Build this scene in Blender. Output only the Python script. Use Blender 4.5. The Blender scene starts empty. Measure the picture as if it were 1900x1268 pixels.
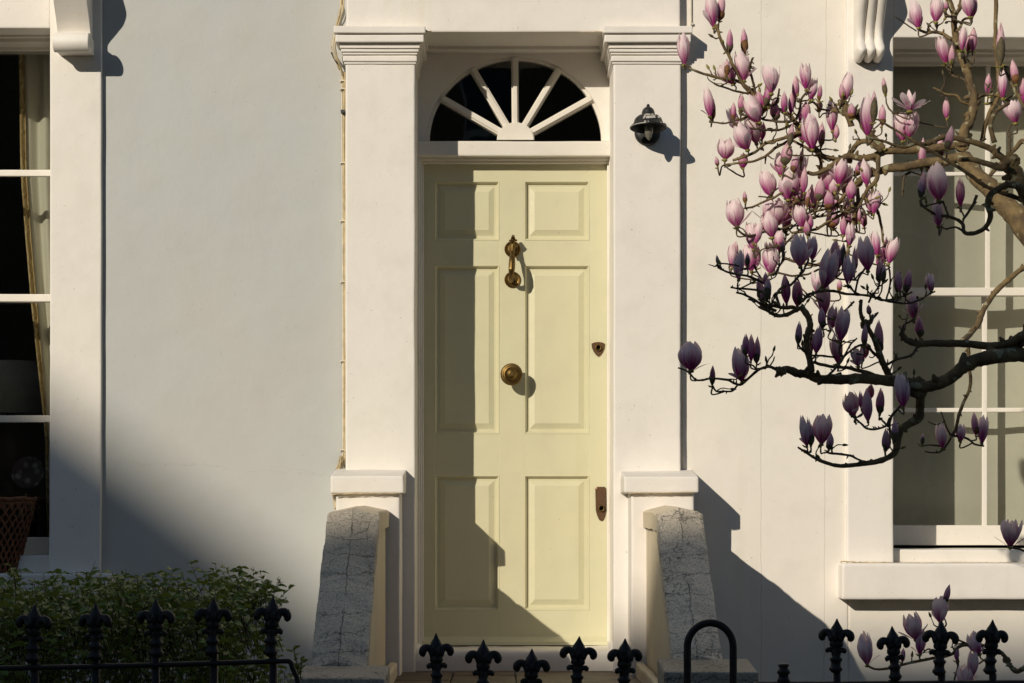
import bpy, bmesh, math, random
from mathutils import Vector, Matrix, noise
random.seed(7)
R = math.radians
sc = bpy.context.scene
COL = sc.collection
# ------------------------------------------------------------------ camera, sky, sun, exposure
CAMD, CAMZ, F, VX, VY = 9.3, 1.45, 3856.0, 925.0, 950.0
cam = bpy.data.cameras.new('camera'); cam_o = bpy.data.objects.new('camera', cam); COL.objects.link(cam_o)
cam_o.location = (0, -CAMD, CAMZ); cam_o.rotation_euler = (R(90), 0, 0)
cam.sensor_width = 36; cam.lens = 36*F/1900
cam.shift_x = (950-VX)/1900; cam.shift_y = (VY-634)/1900
cam.clip_start = .1; cam.clip_end = 300
sc.camera = cam_o
SK, SM = .69, .52                       # sun: metres right / down per metre towards the facade
SUNE = math.atan2(SM, math.hypot(SK, 1)); SUNR = R(180) + math.atan2(SK, 1)
w = bpy.data.worlds.new('World'); sc.world = w; w.use_nodes = True
wn = w.node_tree; sky = wn.nodes.new('ShaderNodeTexSky'); sky.sky_type = 'NISHITA'; sky.sun_disc = False
sky.sun_elevation = SUNE; sky.sun_rotation = SUNR; sky.air_density = 1.3; sky.dust_density = .3; sky.ozone_density = 4
bg = wn.nodes['Background']; bg.inputs[1].default_value = .06
wn.links.new(sky.outputs[0], bg.inputs[0])
sun = bpy.data.lights.new('sun', 'SUN'); sun.energy = 3.7; sun.angle = R(.5); sun.color = (1, .91, .765)
sun_o = bpy.data.objects.new('sun', sun); COL.objects.link(sun_o)
sun_o.rotation_euler = Vector((SK, 1, -SM)).to_track_quat('-Z', 'Y').to_euler(); sun_o.location = (-8, -14, 12)
sc.view_settings.view_transform = 'Standard'; sc.view_settings.look = 'None'
sc.view_settings.exposure = 0; sc.view_settings.gamma = 1; sc.view_settings.use_curve_mapping = False
sc.cycles.max_bounces = 8; sc.cycles.transparent_max_bounces = 16
# ------------------------------------------------------------------ helpers
def X(px, d): return (px-VX)*(CAMD-d)/F
def Z(py, d): return CAMZ + (VY-py)*(CAMD-d)/F
def P(px, py, d): return Vector((X(px, d), -d, Z(py, d)))
def S(npx, d): return npx*(CAMD-d)/F

class MB:
    def __init__(s): s.v = []; s.f = []; s.m = []; s.uv = None; s.sm = []
    def add(s, vs, fs, mi=0, smooth=False):
        b = len(s.v); s.v += [tuple(v) for v in vs]
        for f in fs: s.f.append(tuple(i+b for i in f)); s.m.append(mi); s.sm.append(smooth)
    def box(s, x0, x1, y0, y1, z0, z1, mi=0):
        x0, x1 = min(x0, x1), max(x0, x1); y0, y1 = min(y0, y1), max(y0, y1); z0, z1 = min(z0, z1), max(z0, z1)
        v = [(x, y, z) for z in (z0, z1) for y in (y0, y1) for x in (x0, x1)]
        s.add(v, [(0, 2, 3, 1), (4, 5, 7, 6), (0, 1, 5, 4), (2, 6, 7, 3), (0, 4, 6, 2), (1, 3, 7, 5)], mi)
    def rbox(s, x0, x1, y0, y1, z0, z1, r=.006, step=.06, amp=.0012, fr=3.0, mi=0, seed=0):
        lo = (min(x0, x1), min(y0, y1), min(z0, z1)); hi = (max(x0, x1), max(y0, y1), max(z0, z1))
        r = min(r, .45*min(hi[i]-lo[i] for i in range(3)))
        ax = []
        for i in range(3):
            a, b = lo[i], hi[i]; n = max(1, min(60, int((b-a-2*r)/step)))
            g_ = min(.9*r, (b-a-2*r)*.2); ax.append([a, a+.35*r, a+r, a+r+g_] + [a+r+g_+(b-a-2*r-2*g_)*k/n for k in range(1, n)] + [b-r-g_, b-r, b-.35*r, b])
        idx = {}; vs = []; fs = []
        def vid(p):
            k = tuple(round(c, 6) for c in p)
            if k in idx: return idx[k]
            c = [min(max(p[i], lo[i]+r), hi[i]-r) for i in range(3)]
            dv = Vector([p[i]-c[i] for i in range(3)])
            q = Vector(c) + (dv.normalized()*r if dv.length > 1e-9 else Vector())
            if amp: q += noise.noise_vector(q*fr*1.0+Vector((seed, 0, 0)))*amp + noise.noise_vector(q*fr*6+Vector((seed, 5, 0)))*amp*.45
            idx[k] = len(vs); vs.append(q); return idx[k]
        for a in range(3):
            u, t = (a+1) % 3, (a+2) % 3
            for side in (0, 1):
                val = hi[a] if side else lo[a]
                for i in range(len(ax[u])-1):
                    for j in range(len(ax[t])-1):
                        q = []
                        for (ii, jj) in ((i, j), (i+1, j), (i+1, j+1), (i, j+1)):
                            p = [0, 0, 0]; p[a] = val; p[u] = ax[u][ii]; p[t] = ax[t][jj]; q.append(vid(p))
                        fs.append(tuple(q) if side else tuple(reversed(q)))
        s.add(vs, fs, mi, True)
    def tube(s, pts, rad, n=8, mi=0, caps=True, rough=0, smooth=True):
        pts = [Vector(p) for p in pts]; m = len(pts)
        rr = rad if hasattr(rad, '__len__') else [rad]*m
        vs = []; fs = []; up = None
        for i, p in enumerate(pts):
            t = (pts[min(i+1, m-1)]-pts[max(i-1, 0)])
            t = t.normalized() if t.length > 1e-9 else Vector((0, 0, 1))
            if up is None: up = t.orthogonal().normalized()
            up = (up-t*up.dot(t)); up = up.normalized() if up.length > 1e-6 else t.orthogonal().normalized()
            sd = t.cross(up)
            for k in range(n):
                a = 2*math.pi*k/n; q = up*math.cos(a)+sd*math.sin(a); r_ = rr[i]
                if rough: r_ *= 1+rough*noise.noise((p+q*rr[i])*(.35/max(rr[i], .004)))*1.6
                vs.append(p+q*r_)
        for i in range(m-1):
            for k in range(n):
                fs.append((i*n+k, i*n+(k+1) % n, (i+1)*n+(k+1) % n, (i+1)*n+k))
        if caps: fs += [tuple(reversed(range(n))), tuple(range((m-1)*n, m*n))]
        s.add(vs, fs, mi, smooth)
    def lathe(s, prof, M, n=24, mi=0, smooth=True, cap=True):       # prof: (r, h) along local z
        vs = []; fs = []; m = len(prof)
        for r_, h in prof:
            for k in range(n):
                a = 2*math.pi*k/n; vs.append(M @ Vector((r_*math.cos(a), r_*math.sin(a), h)))
        for i in range(m-1):
            for k in range(n): fs.append((i*n+k, i*n+(k+1) % n, (i+1)*n+(k+1) % n, (i+1)*n+k))
        if cap: fs += [tuple(reversed(range(n))), tuple(range((m-1)*n, m*n))]
        s.add(vs, fs, mi, smooth)
    def prism(s, poly, axis, a, b, mi=0, smooth=False):             # poly in the two other axes, extruded a..b
        def mk(p, t):
            q = [0, 0, 0]; o = [i for i in range(3) if i != axis]; q[o[0]], q[o[1]] = p; q[axis] = t; return q
        n = len(poly); vs = [mk(p, a) for p in poly]+[mk(p, b) for p in poly]
        s.add(vs, [tuple(range(n)), tuple(reversed(range(n, 2*n)))], mi)
        b0 = len(s.v)-2*n
        for i in range(n):
            s.f.append((b0+i, b0+n+i, b0+n+(i+1) % n, b0+(i+1) % n)); s.m.append(mi); s.sm.append(smooth)
    def build(s, name, mats, parent=None, fix=True, sharp=None):
        mats = mats if isinstance(mats, (list, tuple)) else [mats]
        off = parent.get('_o', (0, 0, 0)) if parent else (0, 0, 0)
        me = bpy.data.meshes.new(name)
        me.from_pydata([(v[0]-off[0], v[1]-off[1], v[2]-off[2]) for v in s.v], [], s.f)
        for mt in mats: me.materials.append(mt)
        me.polygons.foreach_set('material_index', s.m); me.polygons.foreach_set('use_smooth', s.sm)
        if s.uv:
            ul = me.uv_layers.new(name='UVMap'); dat = ul.data
            for lp in me.loops: dat[lp.index].uv = s.uv[lp.vertex_index]
        if fix:
            bm = bmesh.new(); bm.from_mesh(me); bmesh.ops.recalc_face_normals(bm, faces=bm.faces); bm.to_mesh(me); bm.free()
        if sharp: me.set_sharp_from_angle(angle=R(sharp))
        me.update()
        o = bpy.data.objects.new(name, me); COL.objects.link(o)
        if parent: o.parent = parent; o['_o'] = off
        return o
def thing(name, label, cat, loc=(0, 0, 0), group=None):
    o = bpy.data.objects.new(name, None); COL.objects.link(o); o.location = loc; o.empty_display_size = .1
    o['label'] = label; o['category'] = cat; o['_o'] = tuple(loc)
    if group: o['group'] = group
    return o
def tag(o, label, cat, group=None):
    o['label'] = label; o['category'] = cat
    if group: o['group'] = group
def struct(o): o['kind'] = 'structure'; return o

# ------------------------------------------------------------------ materials
def new_mat(name):
    m = bpy.data.materials.new(name); m.use_nodes = True
    return m, m.node_tree.nodes, m.node_tree.links, m.node_tree.nodes['Principled BSDF']
def N(nodes, t, **kw):
    n = nodes.new(t)
    for k, v in kw.items():
        if k in n.inputs: n.inputs[k].default_value = v
        else: setattr(n, k, v)
    return n
def mapping(nd, lk, scale=(1, 1, 1), rot=(0, 0, 0)):
    g = nd.new('ShaderNodeNewGeometry'); mp = nd.new('ShaderNodeMapping')
    mp.inputs['Scale'].default_value = scale; mp.inputs['Rotation'].default_value = rot
    lk.new(g.outputs['Position'], mp.inputs[0]); return mp
def ramp(nd, lk, src, stops):
    r_ = nd.new('ShaderNodeValToRGB'); lk.new(src, r_.inputs[0])
    el = r_.color_ramp.elements
    while len(el) < len(stops): el.new(.5)
    for e, (p, c) in zip(el, stops): e.position = p; e.color = (*c, 1) if len(c) == 3 else c
    return r_
def mixc(nd, lk, fac, a, b, mode='MIX'):
    m = nd.new('ShaderNodeMix'); m.data_type = 'RGBA'; m.blend_type = mode
    for sock, v in ((m.inputs[0], fac), (m.inputs[6], a), (m.inputs[7], b)):
        if hasattr(v, 'links'): lk.new(v, sock)
        elif isinstance(v, (int, float)): sock.default_value = v
        else: sock.default_value = (*v, 1)
    return m.outputs[2]
def mth(nd, lk, op, a, b=0.0, c=0.0):
    m = nd.new('ShaderNodeMath'); m.operation = op
    for i, v in enumerate((a, b, c)):
        if hasattr(v, 'links'): lk.new(v, m.inputs[i])
        else: m.inputs[i].default_value = v
    return m.outputs[0]
def noise_t(nd, lk, scale, detail=4, rough=.55, vec=None, msc=(1, 1, 1)):
    n = nd.new('ShaderNodeTexNoise'); n.inputs['Scale'].default_value = scale; n.inputs['Detail'].default_value = detail
    n.inputs['Roughness'].default_value = rough
    lk.new((vec or mapping(nd, lk, msc)).outputs[0], n.inputs['Vector']); return n.outputs['Fac']
def bump(nd, lk, h, strength, dist, prev=None):
    b = nd.new('ShaderNodeBump'); b.inputs['Strength'].default_value = strength; b.inputs['Distance'].default_value = dist
    lk.new(h, b.inputs['Height'])
    if prev: lk.new(prev, b.inputs['Normal'])
    return b.outputs[0]

def X0_(px): return X(px, .313)
def stucco(name, col, col2, streak=.5, tint=(.62, .52, .32), rough=.6, cracks=None, cr_a=.5):
    m, nd, lk, b = new_mat(name)
    big = noise_t(nd, lk, 1.1, 3); mid = noise_t(nd, lk, 7, 5, .6)
    c = mixc(nd, lk, ramp(nd, lk, big, [(.35, (0, 0, 0)), (.65, (1, 1, 1))]).outputs[0], col, col2)
    c = mixc(nd, lk, mth(nd, lk, 'MULTIPLY', ramp(nd, lk, mid, [(.48, (0, 0, 0)), (.78, (1, 1, 1))]).outputs[0], .17), c, (.42, .38, .30))
    st = noise_t(nd, lk, 9, 3, .6, msc=(1, 1, .04)); gate = noise_t(nd, lk, 1.6, 2)
    sf = mth(nd, lk, 'MULTIPLY', ramp(nd, lk, st, [(.60, (0, 0, 0)), (.74, (1, 1, 1))]).outputs[0], ramp(nd, lk, gate, [(.42, (0, 0, 0)), (.66, (1, 1, 1))]).outputs[0])
    c = mixc(nd, lk, mth(nd, lk, 'MULTIPLY', sf, .34*streak), c, tint)
    sp = noise_t(nd, lk, 90, 2, .5)
    c = mixc(nd, lk, mth(nd, lk, 'MULTIPLY', ramp(nd, lk, sp, [(.735, (0, 0, 0)), (.75, (1, 1, 1))]).outputs[0], .45), c, (.2, .17, .12))
    nrm = bump(nd, lk, mid, .5, .0045); nrm = bump(nd, lk, noise_t(nd, lk, 60, 3), .25, .0015, nrm)
    nrm = bump(nd, lk, noise_t(nd, lk, 2.3, 2), .6, .013, nrm)
    if cracks:
        g = nd.new('ShaderNodeNewGeometry'); sx = nd.new('ShaderNodeSeparateXYZ'); lk.new(g.outputs['Position'], sx.inputs[0])
        tot = None
        for (x0, x1, z0, slope, vert) in cracks:
            wob = mth(nd, lk, 'MULTIPLY', mth(nd, lk, 'SUBTRACT', noise_t(nd, lk, 9, 5, .65), .5), .014 if vert else .10)
            a, o_ = (sx.outputs[2], sx.outputs[0]) if not vert else (sx.outputs[0], sx.outputs[2])
            e = mth(nd, lk, 'SUBTRACT', mth(nd, lk, 'ADD', a, wob), mth(nd, lk, 'MULTIPLY_ADD', o_, slope, z0))
            ln = mth(nd, lk, 'LESS_THAN', mth(nd, lk, 'ABSOLUTE', e), .0016 if vert else .0011)
            rg = mth(nd, lk, 'MULTIPLY', mth(nd, lk, 'GREATER_THAN', o_, x0), mth(nd, lk, 'LESS_THAN', o_, x1))
            ln = mth(nd, lk, 'MULTIPLY', ln, rg); tot = ln if tot is None else mth(nd, lk, 'MAXIMUM', tot, ln)
        c = mixc(nd, lk, mth(nd, lk, 'MULTIPLY', tot, cr_a), c, (.30, .26, .19))
    lk.new(c, b.inputs['Base Color']); lk.new(nrm, b.inputs['Normal']); b.inputs['Roughness'].default_value = rough
    return m
M_white = stucco('cream_stucco', (.80, .74, .665), (.77, .725, .63), 1.0,
                 cr_a=.35,
                 cracks=[(.7, 4.2, X0_(1412), .0, True), (.7, 4.2, X0_(1528), .003, True)])
M_trim = stucco('white_masonry_paint', (.80, .745, .685), (.775, .73, .65), .8)
M_grey = stucco('grey_stucco', (.505, .49, .458), (.475, .485, .462), .3,
                 cr_a=.28,
                cracks=[(-1.75, -.75, 1.555, -.07, False), (.9, 1.35, -1.38, .02, True), (-.95, -.72, 1.42, -.25, False)])
M_grime = stucco('weathered_cream_render', (.68, .58, .42), (.56, .46, .31), 2.5)
M_wood = stucco('white_gloss_wood', (.79, .74, .66), (.74, .69, .60), .8, rough=.38)
M_shutter = stucco('pale_green_curtain', (.77, .745, .64), (.71, .69, .60), .6, rough=.8)

def coping_mat(name, dark=1.0, mid=None):
    m, nd, lk, b = new_mat(name)
    n1 = noise_t(nd, lk, 5, 6, .68); n2 = noise_t(nd, lk, 62, 5, .75); n3 = noise_t(nd, lk, 2.2, 3)
    c = mixc(nd, lk, ramp(nd, lk, n3, [(.35, (0, 0, 0)), (.65, (1, 1, 1))]).outputs[0], (.66*dark, .57*dark, .44*dark), (.50*dark, .43*dark, .33*dark))
    c = mixc(nd, lk, mth(nd, lk, 'MULTIPLY', ramp(nd, lk, noise_t(nd, lk, 150, 3, .6), [(.5, (0, 0, 0)), (.62, (1, 1, 1))]).outputs[0], .55), c, (.13, .12, .10))
    f = mth(nd, lk, 'MULTIPLY', ramp(nd, lk, n1, [(.44, (0, 0, 0)), (.60, (1, 1, 1))]).outputs[0], ramp(nd, lk, n2, [(.50, (0, 0, 0)), (.56, (1, 1, 1))]).outputs[0])
    c = mixc(nd, lk, mth(nd, lk, 'MULTIPLY', f, .66), c, (.10, .085, .06))
    g = nd.new('ShaderNodeNewGeometry'); sx = nd.new('ShaderNodeSeparateXYZ'); lk.new(g.outputs['Position'], sx.inputs[0])
    wob = mth(nd, lk, 'MULTIPLY', mth(nd, lk, 'SUBTRACT', noise_t(nd, lk, 11, 6, .72), .5), .075)
    ph = mth(nd, lk, 'ADD', mth(nd, lk, 'MULTIPLY', sx.outputs[2], 1.0), wob)
    fr = mth(nd, lk, 'ABSOLUTE', mth(nd, lk, 'SUBTRACT', mth(nd, lk, 'FRACT', mth(nd, lk, 'DIVIDE', ph, .066)), .5))
    gate = ramp(nd, lk, noise_t(nd, lk, 7, 2), [(.40, (0, 0, 0)), (.5, (1, 1, 1))]).outputs[0]
    wd = mth(nd, lk, 'MULTIPLY_ADD', noise_t(nd, lk, 25, 2), .05, .0)
    l1 = mth(nd, lk, 'MULTIPLY', mth(nd, lk, 'LESS_THAN', fr, wd), gate)
    vo = nd.new('ShaderNodeTexVoronoi'); vo.feature = 'DISTANCE_TO_EDGE'; vo.inputs['Scale'].default_value = 9
    ad = nd.new('ShaderNodeVectorMath'); ad.operation = 'ADD'
    nv = nd.new('ShaderNodeTexNoise'); nv.inputs['Scale'].default_value = 14; nv.inputs['Detail'].default_value = 4
    mp = mapping(nd, lk, (1, .3, .3)); lk.new(mp.outputs[0], nv.inputs['Vector'])
    sc_ = nd.new('ShaderNodeVectorMath'); sc_.operation = 'SCALE'; sc_.inputs['Scale'].default_value = .09; lk.new(nv.outputs['Color'], sc_.inputs[0])
    lk.new(mp.outputs[0], ad.inputs[0]); lk.new(sc_.outputs[0], ad.inputs[1]); lk.new(ad.outputs[0], vo.inputs['Vector'])
    l2 = mth(nd, lk, 'MULTIPLY', mth(nd, lk, 'LESS_THAN', vo.outputs['Distance'], .010), ramp(nd, lk, noise_t(nd, lk, 4.5, 2), [(.54, (0, 0, 0)), (.60, (1, 1, 1))]).outputs[0])
    ln = mth(nd, lk, 'MAXIMUM', l1, l2)
    if mid is not None:
        w2 = mth(nd, lk, 'MULTIPLY', mth(nd, lk, 'SUBTRACT', noise_t(nd, lk, 16, 6, .75), .5), .035)
        l3 = mth(nd, lk, 'LESS_THAN', mth(nd, lk, 'ABSOLUTE', mth(nd, lk, 'SUBTRACT', mth(nd, lk, 'ADD', sx.outputs[0], w2), mid)), .0022)
        ln = mth(nd, lk, 'MAXIMUM', ln, mth(nd, lk, 'MULTIPLY', l3, ramp(nd, lk, noise_t(nd, lk, 6, 2), [(.40, (0, 0, 0)), (.5, (1, 1, 1))]).outputs[0]))
    c = mixc(nd, lk, mth(nd, lk, 'MULTIPLY', ln, .68), c, (.045, .042, .032))
    lk.new(c, b.inputs['Base Color']); b.inputs['Roughness'].default_value = .85
    h = mth(nd, lk, 'SUBTRACT', n2, mth(nd, lk, 'MULTIPLY', ln, 1.5))
    nr = bump(nd, lk, n1, .6, .008); lk.new(bump(nd, lk, h, .5, .003, nr), b.inputs['Normal']); return m
M_copL = coping_mat('cracked_coping_cement', 1.05, -.556); M_copR = coping_mat('blotchy_coping_cement', 1.28, .69); M_cop2 = coping_mat('weathered_block_stone', .72)

def simple(name, col, rough=.5, metal=0, nscale=20, var=.15, bmp=.3, bd=.001, col2=None, coat=0, spec=None):
    m, nd, lk, b = new_mat(name)
    n = noise_t(nd, lk, nscale, 4, .6)
    c2 = col2 or tuple(v*(1-var) for v in col)
    c = mixc(nd, lk, ramp(nd, lk, n, [(.35, (0, 0, 0)), (.65, (1, 1, 1))]).outputs[0], col, c2)
    lk.new(c, b.inputs['Base Color']); b.inputs['Metallic'].default_value = metal
    lk.new(mth(nd, lk, 'MULTIPLY_ADD', n, .25, rough-.12), b.inputs['Roughness'])
    if spec is not None: b.inputs['Specular IOR Level'].default_value = spec
    if bmp: lk.new(bump(nd, lk, n, bmp, bd), b.inputs['Normal'])
    return m
M_door = stucco('sage_cream_door_paint', (.635, .59, .385), (.60, .575, .385), .5, tint=(.42, .36, .17), rough=.42)
M_brass = simple('tarnished_brass', (.21, .14, .048), .46, 1, 60, .3, .25, .0005, col2=(.12, .07, .024))
M_bronze = simple('brown_bronze_plate', (.15, .08, .04), .45, .6, 50, .3, .2, .0004)
M_iron = simple('black_iron_paint', (.010, .010, .011), .46, 0, 45, .2, .9, .003, col2=(.022, .015, .010), spec=.28)
M_black = simple('weathered_black_lamp', (.016, .016, .015), .45, .0, 40, .3, .5, .001)
M_chip = simple('bare_chipped_metal', (.5, .47, .42), .6, .3, 60)
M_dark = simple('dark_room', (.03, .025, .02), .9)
M_tile = simple('brown_landing_tile', (.12, .078, .045), .6, 0, 14, .4, .4, .002, col2=(.07, .048, .032))
M_gap = simple('black_gap', (.012, .011, .01), .9)
M_soil = simple('dark_soil', (.05, .035, .022), .95, 0, 30, .5, .9, .02)
M_pave = simple('grey_paving', (.13, .125, .115), .85, 0, 6, .3, .5, .004)
M_asph = simple('asphalt', (.05, .05, .052), .9, 0, 80, .3, .5, .004)
M_cable = simple('yellowed_cream_cable', (.60, .47, .26), .5, 0, 25, .35)
M_cable2 = simple('ivory_cable', (.66, .60, .47), .5, 0, 25, .2)
M_dkcable = simple('dark_cable', (.04, .04, .045), .5)
M_brick = simple('yellow_grey_brick', (.26, .19, .12), .9, 0, 12, .4)
M_slate = simple('roof_slate', (.08, .08, .09), .7)
M_wicker = simple('reddish_brown_wicker', (.25, .09, .035), .7, 0, 40, .5)
M_straw = simple('frayed_straw', (.35, .24, .12), .8, 0, 40, .5)
M_shade = simple('grey_linen', (.62, .60, .54), .9)
M_mahog = simple('dark_mahogany', (.05, .02, .012), .5)

def fabric(name, col, gold=None):
    m, nd, lk, b = new_mat(name)
    if gold:
        mp = mapping(nd, lk, (1, 1, 1)); vo = nd.new('ShaderNodeTexVoronoi'); vo.inputs['Scale'].default_value = 34
        wv = nd.new('ShaderNodeTexWave'); wv.inputs['Scale'].default_value = 16; wv.inputs['Distortion'].default_value = 14; wv.inputs['Detail'].default_value = 3
        lk.new(mp.outputs[0], wv.inputs['Vector'])
        c = mixc(nd, lk, ramp(nd, lk, wv.outputs['Fac'], [(.4, (0, 0, 0)), (.6, (1, 1, 1))]).outputs[0], col, gold)
    else: c = mixc(nd, lk, noise_t(nd, lk, 8, 3), col, tuple(v*.9 for v in col))
    tr = nd.new('ShaderNodeBsdfTranslucent'); lk.new(c, tr.inputs[0])
    mx = nd.new('ShaderNodeMixShader'); mx.inputs[0].default_value = .12
    lk.new(c, b.inputs['Base Color']); b.inputs['Roughness'].default_value = .9
    lk.new(b.outputs[0], mx.inputs[1]); lk.new(tr.outputs[0], mx.inputs[2]); lk.new(mx.outputs[0], nd['Material Output'].inputs[0]); return m
M_curt = fabric('cream_curtain_cloth', (.78, .75, .62)); M_gold = fabric('gold_damask_trim', (.60, .48, .25), (.42, .30, .13))

def glass(name, tintc, refl):
    m, nd, lk, b = new_mat(name); nd.remove(b)
    t = nd.new('ShaderNodeBsdfTransparent'); t.inputs[0].default_value = (*tintc, 1)
    g = nd.new('ShaderNodeBsdfGlossy'); g.inputs['Roughness'].default_value = .02
    fr = nd.new('ShaderNodeFresnel'); fr.inputs['IOR'].default_value = 1.5
    lk.new(bump(nd, lk, noise_t(nd, lk, 3, 2), .15, .01), g.inputs['Normal'])
    mx = nd.new('ShaderNodeMixShader'); lk.new(mth(nd, lk, 'MULTIPLY', fr.outputs[0], refl), mx.inputs[0])
    lk.new(t.outputs[0], mx.inputs[1]); lk.new(g.outputs[0], mx.inputs[2]); lk.new(mx.outputs[0], nd['Material Output'].inputs[0]); return m
M_glass = glass('old_window_glass', (.96, .965, .945), 1.2)

def bark():
    m, nd, lk, b = new_mat('magnolia_bark')
    n1 = noise_t(nd, lk, 22, 5, .65); n2 = noise_t(nd, lk, 95, 4, .6)
    c = mixc(nd, lk, ramp(nd, lk, n1, [(.38, (0, 0, 0)), (.62, (1, 1, 1))]).outputs[0], (.085, .054, .024), (.19, .13, .052))
    lich = ramp(nd, lk, noise_t(nd, lk, 34, 2, .4), [(.63, (0, 0, 0)), (.66, (1, 1, 1))]).outputs[0]
    c = mixc(nd, lk, mth(nd, lk, 'MULTIPLY', lich, .7), c, (.34, .33, .20))
    lk.new(c, b.inputs['Base Color']); b.inputs['Roughness'].default_value = .85
    lk.new(bump(nd, lk, n2, .7, .004, bump(nd, lk, n1, .6, .008)), b.inputs['Normal']); return m
M_bark = bark()
def twigm():
    m, nd, lk, b = new_mat('young_twig_bark')
    c = mixc(nd, lk, noise_t(nd, lk, 40, 3), (.055, .034, .02), (.10, .07, .026))
    lk.new(c, b.inputs['Base Color']); b.inputs['Roughness'].default_value = .7
    lk.new(bump(nd, lk, noise_t(nd, lk, 120, 3), .5, .002), b.inputs['Normal']); return m
M_twig = twigm()
M_lime = simple('yellow_green_shoot', (.24, .21, .035), .6, 0, 60, .4)
M_scale = simple('furry_bud_scale', (.11, .085, .04), .8, 0, 90, .4, .6, .001)
M_russet = simple('russet_bud_scale', (.20, .085, .022), .75, 0, 70, .5, .6, .001)
M_pistil = simple('magnolia_stamen', (.35, .10, .08), .7)
def petalm(name, base, tip, s0=.12, s1=.72):
    m, nd, lk, b = new_mat(name)
    uv = nd.new('ShaderNodeUVMap'); sx = nd.new('ShaderNodeSeparateXYZ'); lk.new(uv.outputs[0], sx.inputs[0])
    oi = nd.new('ShaderNodeObjectInfo')
    cmb = nd.new('ShaderNodeCombineXYZ'); lk.new(mth(nd, lk, 'MULTIPLY', sx.outputs[0], 9.0), cmb.inputs[0])
    lk.new(mth(nd, lk, 'MULTIPLY', sx.outputs[1], 1.3), cmb.inputs[1]); lk.new(mth(nd, lk, 'MULTIPLY', oi.outputs['Random'], 30), cmb.inputs[2])
    nz = nd.new('ShaderNodeTexNoise'); nz.inputs['Scale'].default_value = 1.6; nz.inputs['Detail'].default_value = 4; lk.new(cmb.outputs[0], nz.inputs['Vector'])
    ctr = mth(nd, lk, 'ABSOLUTE', mth(nd, lk, 'SUBTRACT', sx.outputs[0], .5))
    v = mth(nd, lk, 'ADD', sx.outputs[1], mth(nd, lk, 'MULTIPLY', mth(nd, lk, 'SUBTRACT', nz.outputs['Fac'], .5), .75))
    v = mth(nd, lk, 'ADD', v, mth(nd, lk, 'MULTIPLY', ctr, .38))
    v = mth(nd, lk, 'ADD', v, mth(nd, lk, 'MULTIPLY', mth(nd, lk, 'SUBTRACT', oi.outputs['Random'], .5), .25))
    mid = tuple(.5*a+.5*t for a, t in zip(base, tip))
    c = ramp(nd, lk, v, [(s0, base), ((s0+s1)/2, mid), (s1, tip)]).outputs[0]
    tr = nd.new('ShaderNodeBsdfTranslucent'); lk.new(c, tr.inputs[0])
    mx = nd.new('ShaderNodeMixShader'); mx.inputs[0].default_value = .42
    lk.new(c, b.inputs['Base Color']); b.inputs['Roughness'].default_value = .55
    lk.new(bump(nd, lk, nz.outputs['Fac'], .35, .003), b.inputs['Normal'])
    lk.new(b.outputs[0], mx.inputs[1]); lk.new(tr.outputs[0], mx.inputs[2]); lk.new(mx.outputs[0], nd['Material Output'].inputs[0]); return m
M_petal = petalm('pink_magnolia_petal', (.52, .045, .28), (.93, .78, .78), .22, .78)
M_petal2 = petalm('mauve_magnolia_petal', (.36, .06, .24), (.66, .46, .55), .1, .85)
M_bud = petalm('pink_bud_skin', (.48, .04, .27), (.86, .60, .63), .24, .88)
def leafm(name, a, bcol):
    m, nd, lk, b = new_mat(name)
    oi = nd.new('ShaderNodeObjectInfo')
    c = mixc(nd, lk, noise_t(nd, lk, 14, 3), a, bcol)
    tr = nd.new('ShaderNodeBsdfTranslucent'); lk.new(c, tr.inputs[0])
    mx = nd.new('ShaderNodeMixShader'); mx.inputs[0].default_value = .25
    lk.new(c, b.inputs['Base Color']); b.inputs['Roughness'].default_value = .35
    lk.new(b.outputs[0], mx.inputs[1]); lk.new(tr.outputs[0], mx.inputs[2]); lk.new(mx.outputs[0], nd['Material Output'].inputs[0]); return m
M_leaf = leafm('pittosporum_leaf', (.10, .15, .015), (.28, .34, .07))

# ------------------------------------------------------------------ planes of depth (metres in front of the door face)
DP, DWR, DWL, DSR, DSL = .363, .313, .280, .335, .306
TOP = 7.2
# ================================================================== ground and street (setting)
def sheet(name, x0, x1, y0, y1, z, mat, t=.1):
    m = MB(); m.box(x0, x1, y0, y1, z-t, z); return struct(m.build(name, mat))
sheet('ground', -80, 80, -80, 30, -.13, M_asph, .3)
m = MB(); m.box(-8, 8, -3.78, -.29, -.12, -.004); struct(m.build('garden_soil', M_soil))
m = MB(); m.box(-.5, .66, -3.8, -2.37, -.0, .03); struct(m.build('garden_path', M_pave))
pv = MB(); pv.box(-30, 30, -6.6, -4.1, -.129, -.01); pave = struct(pv.build('pavement', M_pave))
for ix in range(-7, 8):
    for iy in range(4):
        q = MB(); q.box(ix*.62+.004+(iy % 2)*.3, ix*.62+.612+(iy % 2)*.3, -6.58+iy*.62, -6.58+iy*.62+.612, -.01, .004); q.build('paving_slab', M_pave, pave)
m = MB(); m.rbox(-30, 30, -6.74, -6.6, -.12, .004, .01, 3, 0); struct(m.build('kerb', M_pave))
m = MB(); m.box(-60, 60, -16.4, -6.75, -.129, -.12); struct(m.build('road', M_asph))
m = MB(); m.box(-60, 60, -29.9, -16.4, -.129, .0); struct(m.build('far_pavement', M_pave))

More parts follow.
